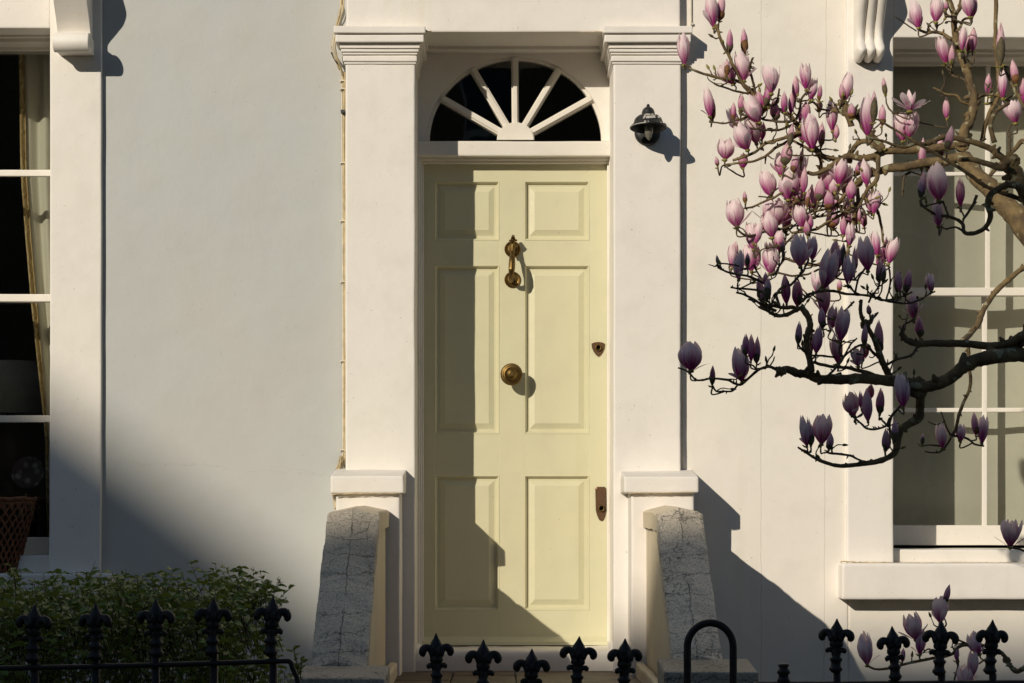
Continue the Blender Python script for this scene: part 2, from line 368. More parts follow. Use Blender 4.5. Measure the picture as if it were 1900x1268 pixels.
# ================================================================== the cream house
house = thing('terraced_house', 'cream stucco house with pale green front door, pilasters and a sash window on the right', 'house', (.4, 0, 0))
YB = .22                                                     # back of the wall masonry (world y)
def wallbox(x0, x1, d, z0, z1, mat, parent, name='wall', yb=YB, amp=.0016, step=.09, r=.006, seed=0):
    m = MB(); m.rbox(x0, x1, -d, yb, z0, z1, r, step, amp, 2.2, seed=seed); return m.build(name, mat, parent)
xPR = X(1263, DP)
x1570 = X(1571, DSR); xop = X(1658, DSR); xop2 = X(2010, DSR); x2 = X(2098, DSR)
wallbox(xPR-.02, x1570+.01, DWR, -.1, TOP, M_white, house, step=.12)
wallbox(x2-.01, 6.2, DWR, -.1, TOP, M_white, house, step=.3)
wallbox(x1570+.01, x2-.01, DWR, -.1, Z(1050, DSR), M_white, house, step=.12)
# window surround and lintel
sur = MB(); sur.rbox(x1570, xop, -DSR, YB-.01, Z(1046, DSR), TOP-.01, .007, .05, .0016); sur.build('window_surround', M_trim, house)
sur = MB(); sur.rbox(xop2, x2, -DSR, YB-.01, Z(1046, DSR), TOP-.01, .007, .12, .0016); sur.build('window_surround', M_trim, house)
lin = MB(); lin.rbox(xop-.001, xop2+.001, -DSR+.0015, YB-.012, Z(70, DSR), TOP-.02, .006, .06, .0012); lin.build('lintel', M_trim, house)
# stone sill under the right window
m = MB(); ds = .42; m.rbox(X(1562, ds), X(2130, ds), -ds, -.02, Z(1113, ds), Z(1045, DSR), .009, .04, .0022); m.build('stone_sill', M_trim, house)
m = MB(); m.rbox(xop+.002, xop2-.002, -(DSR-.06), .1, Z(1045, DSR)-.001, Z(1020, .27), .008, .04, .002); m.build('timber_sill', M_wood, house)
# pilasters
zf = .70
pls = MB(); pls.rbox(X(641, DP), X(770, DP), -DP, YB-.02, 0, Z(88, DP), .006, .05, .0018, seed=3); pls.build('pilaster', M_trim, house)
pls = MB(); pls.rbox(X(1138, DP), xPR, -DP, YB-.02, 0, Z(88, DP), .006, .05, .0018, seed=9); pls.build('pilaster', M_trim, house)
ent = MB(); ent.rbox(X(642.5, DP), X(1262, DP), -DP-.001, YB-.02, Z(60, DP), TOP-.03, .006, .06, .0014); ent.build('entablature', M_trim, house)
def capital(xl, xr, mirror):
    m = MB()
    rows = [(54, 67, 21), (69.5, 83, 18), (83, 86, 12), (87, 92, 10), (92, 98, 7.5), (98, 102.5, 5), (102, 105, 2), (105, 115, 4.5), (115, 119, 2)]
    k = 0
    for (ya, yb, pr) in rows:
        e = S(pr, DP)*.95; k += 1
        m.rbox(X(xl, DP)-e, X(xr, DP)+e, -DP-e*1.25, YB-.03, Z(yb, DP)-.001*k*.1, Z(ya, DP), .0035 if yb-ya > 6 else .002, .05, .0012, 3, seed=k)
    m.build('capital', M_trim, house)
capital(641, 770, 0); capital(1138, 1263, 1)
# caps and piers
def pier(x0, x1, xc0, xc1, zt, zb, side):
    m = MB(); m.rbox(X(xc0, .62), X(xc1, .62), -.62, -.20, Z(zb, .62), Z(zt, .62), .0065, .03, .003, 5, seed=side)
    m2 = MB()
    for v in m.v:                                           # weathered top slopes to the front
        z = v[2]
        if v[2] > Z(zt, .62)-.004: z = v[2]+max(0, (v[1]+.61))*.12
        m2.v.append((v[0], v[1], z))
    m2.f, m2.m, m2.sm = m.f, m.m, m.sm
    m2.build('pier_cap', M_trim, house)
    m = MB(); m.rbox(X(x0, .59), X(x1, .59), -.59, -.19, 0, Z(zb-4, .60), .008, .05, .002, seed=side+4); m.build('pier', M_trim, house)
pier(623, 742, 613, 749, 883, 916, 1); pier(1171, 1288, 1158, 1297, 885, 915, 2)
def seal_line(pts, d, r_, seed):
    rg = random.Random(seed); m = MB(); pp = []
    for (a, b_) in zip(pts, pts[1:]):
        n = max(2, int(math.hypot(a[0]-b_[0], a[1]-b_[1])/5))
        for k in range(n): t = k/n; pp.append((a[0]+(b_[0]-a[0])*t, a[1]+(b_[1]-a[1])*t))
    pp.append(pts[-1]); m.tube([P(x+rg.gauss(0, .4), y+rg.gauss(0, .5), d) for x, y in pp], [S(r_*rg.uniform(.25, 1.2), d) for _ in pp], 5)
    m.build('dried_sealant', M_cable, house)
seal_line([(641, 876), (690, 876.5), (740, 880)], DP+.001, 1.0, 1)
seal_line([(1163, 880), (1262, 880)], DP+.001, .7, 2)
seal_line([(618, 917), (746, 916)], .617, 1.0, 3); seal_line([(1166, 915.5), (1290, 915)], .617, .9, 4)
seal_line([(650, 53), (700, 52), (770, 54), (800, 59)], DP+.003, 1.2, 5); seal_line([(1075, 60), (1262, 56)], DP+.003, .8, 6)
seal_line([(1560, 1042), (1562, 1113)], DWR+.004, 1.2, 7); seal_line([(1560, 1041), (1580, 1043), (1655, 1044)], DSR+.002, 1.3, 8)
seal_line([(1264, 120), (1265, 400), (1266, 880)], DWR+.001, .7, 9); seal_line([(1655, 1045), (1900, 1044)], DSR+.004, .7, 10)
# reveal + spandrel with fan-shaped opening
dS = .033
def spandrel():
    m = MB(); cx, cz = X(956.5, dS), Z(262, dS); rx, rz = S(166, dS), S(157, dS)
    xl, xr, zt = X(768, dS), X(1142, dS), Z(52, dS); n = 40
    def arc(k): a = math.pi*k/n; return (cx-rx*math.cos(a), cz+rz*math.sin(a))
    def outer(k):
        a = math.pi*k/n; dx, dz = -math.cos(a), math.sin(a); t = 1e9
        if dx < -1e-6: t = min(t, (xl-cx)/dx)
        if dx > 1e-6: t = min(t, (xr-cx)/dx)
        if dz > 1e-6: t = min(t, (zt-cz)/dz)
        return (cx+dx*t, cz+dz*t)
    ks = list(range(n+1))
    for y0 in (-dS,):
        for k in range(n):
            a, b_, c_, d_ = arc(k), arc(k+1), outer(k+1), outer(k)
            m.add([(a[0], y0, a[1]), (b_[0], y0, b_[1]), (c_[0], y0, c_[1]), (d_[0], y0, d_[1])], [(0, 1, 2, 3)])
            m.add([(a[0], y0, a[1]), (b_[0], y0, b_[1]), (b_[0], y0+.12, b_[1]), (a[0], y0+.12, a[1])], [(3, 2, 1, 0)])
            if abs(c_[0]-d_[0]) > 1e-5 and abs(c_[1]-d_[1]) > 1e-5:
                co = (xl if c_[0] < cx else xr, zt); m.add([(c_[0], y0, c_[1]), (co[0], y0, co[1]), (d_[0], y0, d_[1])], [(0, 1, 2)])
    return m.build('arch_panel', M_trim, house)
spandrel()
m = MB(); m.rbox(X(772, .12), X(1138, .12), -.095, -.02, Z(94, .08), Z(84, .08), .004, .05, .001)
m.rbox(X(772, .12), X(1138, .12), -.145, -.02, Z(84.5, .10), Z(70, .10), .004, .05, .001); m.build('soffit_moulding', M_trim, house)
# fanlight
fan = MB()
cx, cz = X(956.5, .02), Z(262, .02)
def fanbar(px, py, wd=13):
    ex, ez = X(px, .02), Z(py, .02); dv = Vector((ex-cx, 0, ez-cz)); L = dv.length; dv.normalize(); sd = Vector((dv.z, 0, -dv.x))
    for (w_, y0, y1) in ((S(wd, 0)/2, -.030, .03), (S(wd, 0)/3.6, -.040, -.0305)):
        a = Vector((cx, 0, cz))+dv*S(28, 0); b_ = Vector((cx, 0, cz))+dv*L
        vs = []
        for yy in (y0, y1):
            for p, s_ in ((a, -1), (b_, -1), (b_, 1), (a, 1)): q = p+sd*s_*w_; vs.append((q.x, yy, q.z))
        bar = MB(); bar.add(vs, [(0, 1, 2, 3), (7, 6, 5, 4), (0, 4, 5, 1), (1, 5, 6, 2), (2, 6, 7, 3), (3, 7, 4, 0)])
        yield bar
fl = bpy.data.objects.new('fanlight', None); COL.objects.link(fl); fl.parent = house; fl['_o'] = house['_o']
for p in ((821, 184), (877, 129), (955, 109), (1037, 129), (1096, 184)):
    bs = list(fanbar(*p)); bs[0].add(bs[1].v, bs[1].f); bs[0].build('glazing_bar', M_wood, fl)
def halfring(r0x, r0z, r1x, r1z, y0, y1, n=40):
    m = MB()
    for k in range(n):
        q = []
        for kk in (k, k+1):
            a = math.pi*kk/n
            for (rx, rz) in ((r0x, r0z), (r1x, r1z)):
                for yy in (y0, y1): q.append((cx-rx*math.cos(a), yy, cz+rz*math.sin(a)))
        m.add(q, [(0, 2, 6, 4), (1, 5, 7, 3), (0, 4, 5, 1), (2, 3, 7, 6)], 0, False)
    return m
halfring(S(159, 0), S(149.5, 0), S(167, 0), S(158, 0), -.020, .02).build('arched_frame', M_wood, fl)
m = halfring(.0005, .0005, S(33, 0), S(31, 0), -.052, .03, 28); m2_ = halfring(S(30, 0), S(28, 0), S(34.5, 0), S(32.5, 0), -.0475, .03, 28); m.add(m2_.v, m2_.f); m.build('sunburst_hub', M_wood, fl)
m = MB(); m.box(X(786, 0), X(1129, 0), .0, .004, Z(263, 0), Z(105, 0)); m.build('pane', M_glass, fl)
m = MB(); m.rbox(X(768, .097), X(1143, .097), -.097, .05, Z(290, .097), Z(262, .097), .006, .04, .0014); m.build('transom', M_wood, house)
m = MB(); m.rbox(X(776, .05), X(1135, .05), -.058, .05, Z(297, .058), Z(291, .058), .003, .05, .0008); m.rbox(X(776, .05), X(1135, .05), -.035, .05, Z(303, .035), Z(296.5, .035), .003, .05, .0008)
m.build('head_moulding', M_wood, house)
# door frame jambs
fr = MB()
for (a, b_, dd) in ((770, 778.5, .085), (777, 782, .06), (781, 786, .032)): fr.rbox(X(a, dd), X(b_, dd), -dd, .05, .75, Z(262, .06), .003, .08, .001)
for (a, b_, dd) in ((1133.5, 1141, .085), (1130, 1134.5, .06), (1126.5, 1131, .032)): fr.rbox(X(a, dd), X(b_, dd), -dd, .05, .75, Z(262, .06), .003, .08, .001)
fr.build('door_frame', M_wood, house)
# threshold
m = MB(); m.rbox(X(750, .3), X(1200, .3), -.30, .05, .60, Z(1206, .28), .03, .03, .004, 6); m.build('threshold', M_trim, house)
m = MB(); m.box(X(783, 0), X(1130, 0), -.012, .04, Z(1212, 0), Z(1196, 0)); m.build('door_gap', M_gap, house)
# ---- the door
door = bpy.data.objects.new('front_door', None); COL.objects.link(door); door.parent = house; door['_o'] = house['_o']; door['label'] = 'pale green six-panelled front door'
cols = [(806, 927), (972.5, 1094)]; rows_ = [(336, 447), (492, 806), (882, 1133)]
xs = [785, 806, 927, 972.5, 1094, 1127.5]; ys = [303, 336, 447, 492, 806, 882, 1133, 1183]
def dx(v): return X(v, 0)
def dz(v): return Z(v, 0)
dr = MB(); BK = .044
for (a, b_) in ((785, 806), (927, 972.5), (1094, 1127.5)): dr.rbox(dx(a), dx(b_), 0, BK, dz(1183), dz(302), .0012, .09, .0006)
dr.build('door_stile', M_door, door)
for (a, b_) in ((302, 336), (447, 492), (806, 882), (1133, 1183)):
    for (c0, c1) in cols: dr = MB(); dr.box(dx(c0)-.0006, dx(c1)+.0006, .0005, BK-.001, dz(b_), dz(a)); dr.build('door_rail', M_door, door)
def panel(x0, x1, z0, z1):
    m = MB(); lev = [(0, .0004), (.003, -.0012), (.006, .001), (.0085, .008), (.0125, .016), (.0135, .020), (.024, .020), (.046, .011), (.048, .0095)]
    prev = None; base = 0
    for i, (o_, yy) in enumerate(lev):
        m.v += [(x0+o_, yy, z0+o_), (x1-o_, yy, z0+o_), (x1-o_, yy, z1-o_), (x0+o_, yy, z1-o_)]
        if i:
            b_ = 4*i
            for k in range(4): m.f.append((b_-4+k, b_-4+(k+1) % 4, b_+(k+1) % 4, b_+k)); m.m.append(0); m.sm.append(False)
    b_ = 4*(len(lev)-1); m.f.append((b_, b_+1, b_+2, b_+3)); m.m.append(0); m.sm.append(False)
    o = m.build('door_panel', M_door, door, fix=False)
for c in cols:
    for r_ in rows_: panel(dx(c[0]), dx(c[1]), dz(r_[1]), dz(r_[0]))
m = MB(); m.prism([(-.040, dz(1196.5)), (-.036, dz(1190)), (0.0, dz(1181)), (.03, dz(1181)), (.03, dz(1196.5))], 0, X(781, .03), X(1131.5, .03)); m.build('weather_board', M_door, door)
# knob, knocker, locks
Rf = Matrix.Rotation(R(90), 4, 'X')                       # local z -> -y (towards camera)
def face(px, py, d=0): return Matrix.Translation(P(px, py, d)) @ Rf
m = MB(); u = S(1, 0)
m.lathe([(14*u, 0), (14.5*u, 3*u), (9*u, 6*u), (7*u, 14*u), (10*u, 21*u), (18*u, 25*u), (20.5*u, 29*u), (20.3*u, 33*u), (18.5*u, 35.5*u), (16*u, 36*u), (15*u, 38*u), (12.6*u, 38.6*u), (11.8*u, 38*u), (10.5*u, 40.5*u), (8*u, 43.5*u), (4*u, 45.3*u), (.01, 45.8*u)], face(949, 697), 32)
m.build('door_knob', M_brass, door, sharp=28)
m = MB()
ros = [(15*u, 0), (15.2*u, 2*u), (13.5*u, 3.5*u), (12.5*u, 3*u), (11.5*u, 4.5*u), (10*u, 4*u), (8.5*u, 5.5*u), (5*u, 6*u), (.01, 6*u)]
m.lathe(ros, face(951, 463), 28); m.lathe(ros, face(951, 519.5), 28)
def kp(x, y, dpx): return P(x, y, dpx*u)
m.tube([kp(951, 463, 3), kp(951, 465, 14), kp(951, 470, 20)], [5*u, 4.5*u, 5*u], 10)
m.tube([kp(952, 441, 24), kp(952, 446, 26), kp(951, 452, 22), kp(950.5, 460, 21), kp(950.5, 468, 24)], [3.3*u, 5.4*u, 4*u, 5.2*u, 5.2*u], 12)
m.tube([kp(952, 438.5, 20), kp(952, 443, 30)], [3*u, 4*u], 10)
m.tube([kp(944.5, 447, 25), kp(948, 446, 26), kp(952, 445, 26.5), kp(956, 446, 26), kp(959.5, 446.5, 25)], [1.4*u, 2.2*u, 3*u, 2.2*u, 1.4*u], 8)
m.tube([kp(950.5, 464, 22), kp(950.5, 473, 30), kp(950.3, 480, 36), kp(950, 490, 42), kp(949.5, 500, 44), kp(949, 508, 41), kp(948.5, 515, 33), kp(948.5, 520, 24), kp(949, 521, 14), kp(950, 520, 5)],
       [4*u, 4*u, 5.8*u, 6.2*u, 6*u, 5*u, 4.6*u, 4.2*u, 4.4*u, 5*u], 10, smooth=False)
m.build('door_knocker', M_brass, door, sharp=28)
def plate(pts, th, name):
    m = MB(); n = len(pts); d1 = th
    vs = [P(x, y, .0005) for x, y in pts]+[P(x, y, d1*.6) for x, y in pts]
    cxm = sum(p[0] for p in pts)/n; cym = sum(p[1] for p in pts)/n
    vs += [P(cxm+(x-cxm)*.9, cym+(y-cym)*.93, d1) for x, y in pts]
    fs = [(i+r_*n, (i+1) % n+r_*n, (i+1) % n+(r_+1)*n, i+(r_+1)*n) for r_ in (0, 1) for i in range(n)]+[tuple(range(2*n, 3*n))]
    m.add(vs, fs); return m
sh = [(1097.5, 638), (1103, 635.6), (1110, 634.8), (1117, 635.6), (1122.3, 638), (1121.8, 646), (1119, 653), (1115, 659), (1110.5, 662.5), (1106, 659), (1101.5, 653), (1098.5, 646)]
o = plate(sh, .006, 'x').build('escutcheon', M_bronze, door)
lw = [(1104.5, 906), (1107, 903.5), (1122, 903.5), (1124.5, 907), (1125, 935), (1124.8, 948), (1123, 958), (1120, 965), (1116.5, 967.5), (1112, 965), (1108, 957), (1105.5, 947)]
plate(lw, .006, 'x').build('lock_plate', M_bronze, door)
for (a, b_) in ((1110, 645.5), (1115.5, 943.5)):
    m = MB(); m.lathe([(5.8*u, 0), (5.8*u, 5*u), (4.6*u, 5.6*u), (4*u, 4.2*u), (3.6*u, 4.2*u), (3.4*u, 5.2*u), (.01, 5.2*u)], face(a, b_, .005), 20); m.build('lock_cylinder', M_brass, door)
    m = MB(); q = P(a, b_, .005+5.6*u); m.box(q.x-.0008, q.x+.0008, q.y-.0004, q.y+.002, q.z-.004, q.z+.004); m.build('keyhole', M_gap, door)
# ---- dark interior behind fanlight/door and room behind right window
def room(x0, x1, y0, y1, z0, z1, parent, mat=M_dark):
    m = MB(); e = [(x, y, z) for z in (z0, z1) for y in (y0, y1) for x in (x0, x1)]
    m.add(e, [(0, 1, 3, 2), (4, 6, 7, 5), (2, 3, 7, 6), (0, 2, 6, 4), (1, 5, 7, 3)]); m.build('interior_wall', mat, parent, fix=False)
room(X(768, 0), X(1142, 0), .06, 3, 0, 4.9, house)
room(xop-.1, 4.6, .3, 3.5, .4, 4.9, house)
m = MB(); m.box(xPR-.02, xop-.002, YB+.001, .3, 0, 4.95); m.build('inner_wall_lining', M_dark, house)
m = MB(); m.rbox(-1.2, 6.3, .02, .06, 5.2, TOP-.1, .004, 1, 0)
# ---- sash window builder
def sash_window(parent, xl, xr, ztop, zbot, dframe, d_up, d_lo, bars_up, meet, bars_lo, mull_up, mull_lo, botrail, name='sash_window'):
    w_ = bpy.data.objects.new(name, None); COL.objects.link(w_); w_.parent = parent; w_['_o'] = parent['_o']
    def bx(nm, x0, x1, za, zb, d, th, mat=M_wood, r=.003):
        m = MB(); m.rbox(x0, x1, -d, -d+th, min(za, zb), max(za, zb), r, .06, .0009, 5); return m.build(nm, mat, w_)
    fw = .022
    bx('frame_head', xl-.02, xr+.02, Z(ztop, dframe)+.06, Z(ztop, dframe)-.002-S(12, dframe), dframe, .14)
    bx('frame_head', xl-.02, xr+.02, Z(ztop, dframe)+.06-.001, Z(ztop, dframe)-S(7, dframe)+.002, dframe+.03, .1)
    for (a, b_) in ((xl-.03, xl+.012), (xr-.012, xr+.03)): bx('frame_jamb', a, b_, Z(zbot, dframe), Z(ztop, dframe)+.05, dframe, .20)
    yt = Z(ztop, dframe)-S(12, dframe)+.004
    # upper sash
    st = .022
    for (a, b_) in ((xl+.010, xl+.010+st), (xr-.010-st, xr-.010)): bx('sash_stile', a, b_, Z(meet[0], d_up), yt, d_up, .035)
    bx('sash_rail', xl+.010, xr-.010, yt-.022, yt, d_up+.0015, .035)
    bx('meeting_rail', xl+.010, xr-.010, Z(meet[1], d_up), Z(meet[0], d_up), d_up+.003, .055)
    for (a, b_) in bars_up: bx('glazing_bar', xl+.012, xr-.012, Z(b_, d_up), Z(a, d_up), d_up-.004, .024)
    for (a, b_) in mull_up: bx('glazing_bar', X(a, d_up), X(b_, d_up), Z(meet[0], d_up)-.001, yt-.01, d_up-.002, .026)
    # lower sash
    for (a, b_) in ((xl+.010, xl+.010+st), (xr-.010-st, xr-.010)): bx('sash_stile', a, b_, Z(botrail[1], d_lo), Z(meet[0], d_lo), d_lo, .035)
    bx('meeting_rail', xl+.010, xr-.010, Z(meet[1]-1, d_lo), Z(meet[0]+1, d_lo), d_lo+.0015, .035)
    bx('sash_rail', xl+.010, xr-.010, Z(botrail[1], d_lo), Z(botrail[0], d_lo), d_lo+.002, .036)
    for (a, b_) in bars_lo: bx('glazing_bar', xl+.012, xr-.012, Z(b_, d_lo), Z(a, d_lo), d_lo-.004, .024)
    for (a, b_) in mull_lo: bx('glazing_bar', X(a, d_lo), X(b_, d_lo), Z(botrail[0], d_lo)-.001, Z(meet[1]-1, d_lo)+.001, d_lo-.002, .026)
    # panes
    for (dd, mulls, bars, ta, tb) in ((d_up, mull_up, bars_up, Z(meet[0], d_up), yt-.02), (d_lo, mull_lo, bars_lo, Z(botrail[0], d_lo), Z(meet[1], d_lo))):
        xe = [xl+.03]+[X((a+b_)/2, dd) for a, b_ in mulls]+[xr-.03]
        ze = [tb]+[Z((a+b_)/2, dd) for a, b_ in bars]+[ta]
        for i in range(len(xe)-1):
            for j in range(len(ze)-1):
                m = MB(); y_ = -dd+.014; m.box(xe[i], xe[i+1], y_, y_+.003, ze[j+1], ze[j]); m.build('pane', M_glass, w_)
    return w_
sash_window(house, xop, xop2, 95, 1048, .075, -.005, -.06, [(319, 326)], (534, 549), [(757, 765)], [(1829, 1838)], [(1823, 1832)], (975, 1012))
# rounded skirt of render at the foot of the right jamb / piers
m = MB(); m.rbox(X(1128, .3), X(1176, .3), -.30, -.08, .6, Z(1190, .3), .045, .03, .006, 8); m.build('render_skirting', M_trim, house)
m = MB(); m.rbox(X(742, .3), X(782, .3), -.30, -.08, .6, Z(1196, .3), .04, .03, .006, 8); m.build('render_skirting', M_trim, house)
# corbels
def corbel(x0, x1, dface, parent, prof, ribs, roll, mat=M_trim):
    # prof: list of (py, depth px from face); ribs = number of vertical ribs
    m = MB(); nx = 4 if not ribs else ribs*8
    pl = []
    for i in range(len(prof)-1):
        for k in range(5):
            t = k/5; pl.append((prof[i][0]*(1-t)+prof[i+1][0]*t, prof[i][1]*(1-t)+prof[i+1][1]*t))
    pl.append(prof[-1])
    for _ in range(3): pl = [pl[0]]+[((pl[i-1][0]+2*pl[i][0]+pl[i+1][0])/4, (pl[i-1][1]+2*pl[i][1]+pl[i+1][1])/4) for i in range(1, len(pl)-1)]+[pl[-1]]
    vs = []; n = len(pl)
    xa, xb = X(x0, dface+.1), X(x1, dface+.1)
    for i in range(nx+1):
        t = i/nx; xx = xa+(xb-xa)*t
        rf = (abs(math.sin(math.pi*ribs*t))**.6 if ribs else 1)
        for (py, dp) in pl:
            dd = S(dp, 0)-(S(8, 0)*(1-rf) if ribs else 0)
            zz = CAMZ+(VY-py)*S(1, dface)
            if ribs and py > 88: zz += S(9, 0)*(1-rf)*min(1, (py-88)/25)
            vs.append((xx+noise.noise(Vector((xx*9, zz*14, 0)))*.0015, -dface-max(dd, .002)+noise.noise(Vector((xx*20, zz*20, 3)))*.0015, zz))
    fs = [(i*n+j, (i+1)*n+j, (i+1)*n+j+1, i*n+j+1) for i in range(nx) for j in range(n-1)]
    for i in (0, nx):                                    # side faces back to the wall
        b0 = len(vs)
        for j in range(n): vs.append((vs[i*n+j][0], -dface+.01, vs[i*n+j][2]))
        fs += [(i*n+j, b0+j, b0+j+1, i*n+j+1) for j in range(n-1)]
    m.add(vs, fs, 0, True)
    if roll:
        py, dp, r_ = roll; xa2, xb2 = X(x0-1.5, dface+.1), X(x1+4, dface+.1); c = Vector((xa2, -dface-S(dp, 0), CAMZ+(VY-py)*S(1, dface)))
        Mx = Matrix.Translation(c) @ Matrix.Rotation(R(90), 4, 'Y'); L = xb2-xa2; rr = S(r_, 0)
        m.lathe([(rr*.2, .004), (rr*.55, .0), (rr*.6, .003), (rr*.95, 0), (rr, .003), (rr, L-.003), (rr*.92, L), (rr*.62, L), (rr*.56, L-.004), (rr*.3, L-.003), (rr*.22, L)], Mx, 28)
        m.box(xa2+.004, xb2-.004, -dface-S(dp, 0), -dface+.01, c.z-rr*.8, c.z+rr*.8)
    return m.build('corbel', mat, parent, sharp=40)
profL = [(-120, 70), (-60, 58), (-42, 66), (-20, 76), (5, 66), (30, 48), (52, 32), (66, 24), (80, 26)]
profR = [(-120, 68), (-60, 58), (-40, 66), (-15, 76), (10, 66), (40, 42), (62, 30), (80, 28), (92, 40), (104, 46), (112, 40), (117, 22), (119, 6)]
corbel(1591, 1643, DSR, house, profR, 3, None)
corbel(2025, 2077, DSR, house, profR, 3, None)
hd = MB(); hd.rbox(X(1560, .5), X(2120, .5), -.56, -.3, Z(-170, .5), Z(-118, .5), .01, .2, .002); hd.build('window_hood', M_trim, house)
# upper floor windows of the house (out of the frame): dark panes with frames
for xx in (1.0-.95, 2.6):
    m = MB(); m.rbox(xx, xx+.95, -.40, -.30, 4.2, 5.9, .01, .5, 0); m.build('upper_window_frame', M_wood, house)
    m = MB(); m.box(xx+.08, xx+.87, -.405, -.40, 4.28, 5.82); m.build('pane', M_glass, house)

# ================================================================== neighbouring house (grey wall + left window)
nb = thing('terraced_house', 'neighbouring house with plain grey rendered wall and a white framed sash window at the left', 'house', (-2, 0, 0))
xe0 = X(188, DSL); xo1 = X(92.5, DSL); xo0 = X(-260, DSL); xs0 = X(-356, DSL)
wallbox(xe0-.01, X(643, DP), DWL, -.1, TOP, M_grey, nb, step=.12, amp=.002)
wallbox(-7, xs0+.01, DWL, -.1, TOP, M_grey, nb, step=.4)
wallbox(xs0+.01, xe0-.01, DWL, -.1, Z(1070, DSL), M_grey, nb, step=.12)
for (a, b_) in ((xo1, xe0), (xs0, xo0)):
    m = MB(); m.rbox(a, b_, -DSL, YB-.01, Z(1064, DSL), TOP-.01, .005, .05, .0016, seed=2)
    m.v = [(v[0]-.00*v[2]-max(0, (1.9-v[2]))*.006, v[1], v[2]) for v in m.v]; m.build('window_surround', M_trim, nb)
m = MB(); m.rbox(xo0-.001, xo1+.001, -DSL+.0015, YB-.012, Z(53, DSL), TOP-.02, .006, .06, .0014); m.build('lintel', M_trim, nb)
m = MB(); m.rbox(X(-375, .37), X(207, .37), -.37, -.02, Z(1112, .37), Z(1064, DSL), .008, .05, .002); m.build('stone_sill', M_trim, nb)
m = MB(); m.rbox(xo0+.002, xo1-.002, -.26, .1, Z(1064, DSL)-.001, Z(1030, .2), .006, .05, .0015); m.build('timber_sill', M_wood, nb)
sash_window(nb, xo0, xo1, 66, 1050, .15, .05, .0, [(315, 327)], (546, 560), [(771, 784)], [(-89, -79)], [(-89, -79)], (997, 1030))
corbel(103, 164, DSL, nb, profL, 0, (90, 45, 17)); corbel(-332, -271, DSL, nb, profL, 0, (90, 45, 17))
hd = MB(); hd.rbox(X(-380, .5), X(205, .5), -.53, -.28, Z(-170, .5), Z(-118, .5), .01, .2, .002); hd.build('window_hood', M_trim, nb)
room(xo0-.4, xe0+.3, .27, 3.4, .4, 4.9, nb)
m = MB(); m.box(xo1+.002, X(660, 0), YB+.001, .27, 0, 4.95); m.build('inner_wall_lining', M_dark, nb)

# ================================================================== window contents
def drape(name, x0f, x1f, zt, zb, y, mat, folds, amp, label, parent=None, nx=70, nz=30):
    m = MB(); vs = []
    for j in range(nz+1):
        t = j/nz; z = zt+(zb-zt)*t; a, b_ = x0f(z), x1f(z)
        for i in range(nx+1):
            s_ = i/nx; xx = a+(b_-a)*s_
            vs.append((xx, y-amp*math.sin(s_*folds*2*math.pi+.7*math.sin(3*t))-amp*.4*math.sin(s_*folds*5.1+2), z))
    m.add(vs, [(j*(nx+1)+i, j*(nx+1)+i+1, (j+1)*(nx+1)+i+1, (j+1)*(nx+1)+i) for j in range(nz) for i in range(nx)], 0, True)
    o = m.build(name, mat, parent, fix=False)
    md = o.modifiers.new('thickness', 'SOLIDIFY'); md.thickness = .002
    return o

def lerp_tab(tab):
    def f(z):
        for (z0, v0), (z1, v1) in zip(tab, tab[1:]):
            if z <= z0 and z >= z1: t = (z0-z)/(z0-z1); return v0+(v1-v0)*t
        return tab[-1][1] if z < tab[-1][0] else tab[0][1]
    return f
dc = -.24
def gx(off): return lerp_tab([(Z(40, dc), X(38+off, dc)), (Z(130, dc), X(41+off, dc)), (Z(320, dc), X(44+off, dc)), (Z(430, dc), X(52+off, dc)), (Z(560, dc), X(63+off, dc)), (Z(700, dc), X(77+off*.8, dc)), (Z(800, dc), X(87+off*.5, dc)), (Z(1100, dc), X(92+off*.3, dc))])
cur = thing('curtain', 'cream gathered curtain with patterned gold edging inside the left window', 'curtain', P(70, 1000, dc))
drape('curtain_cloth', gx(4), lambda z: X(128, dc), Z(60, dc), Z(1000, dc), .262, M_curt, 2.6, .012, '', cur)
drape('gold_trim', gx(-4), gx(6), Z(60, dc), Z(1000, dc), .232, M_gold, .9, .007, '', cur, 14, 30)
cr = drape('curtain', lambda z: xop-.03, lambda z: xop2+.03, Z(98, 0), Z(1010, .0), .245, M_shutter, 2.5, .007, '')
tag(cr, 'pale grey-green curtain drawn straight across the right window', 'curtain')
# lamp shade, sideboard, cushion in left room
m = MB(); dl = -.9
ls = thing('table_lamp', 'dim table lamp with pale tapered shade inside the left window', 'lamp', (X(0, dl), -dl, Z(900, dl)))
uu = S(1, dl); prof = [(52*uu, 0), (86*uu, -98*uu)]
Mt = Matrix.Translation(P(-5+25, 672, dl)); m.lathe([(52*uu, 0), (92*uu, -98*uu), (90*uu, -98*uu), (50*uu, 0)], Mt, 4+28, cap=False); m.build('lamp_shade', M_shade, ls)
m = MB(); m.lathe([(8*uu, -60*uu), (10*uu, -120*uu), (34*uu, -160*uu), (30*uu, -215*uu), (14*uu, -236*uu), (36*uu, -245*uu), (36*uu, -252*uu)], Mt, 20); m.build('lamp_base', M_mahog, ls)
dt = -.8
m = MB(); m.rbox(X(-200, dt), X(96, dt), .65, 1.35, Z(936, dt), Z(924, dt), .006, .2, 0)
sb = thing('side_table', 'dark wooden table behind the lower pane of the left window', 'table', (X(-50, dt), .9, Z(1100, dt))); m.build('table_top', M_mahog, sb)
for xx in (X(-190, dt), X(86, dt)):
    for yy in (.68, 1.3): q = MB(); q.rbox(xx-.02, xx+.02, yy, yy+.04, .42, Z(936, dt)+.001, .004, .3, 0); q.build('leg', M_mahog, sb)
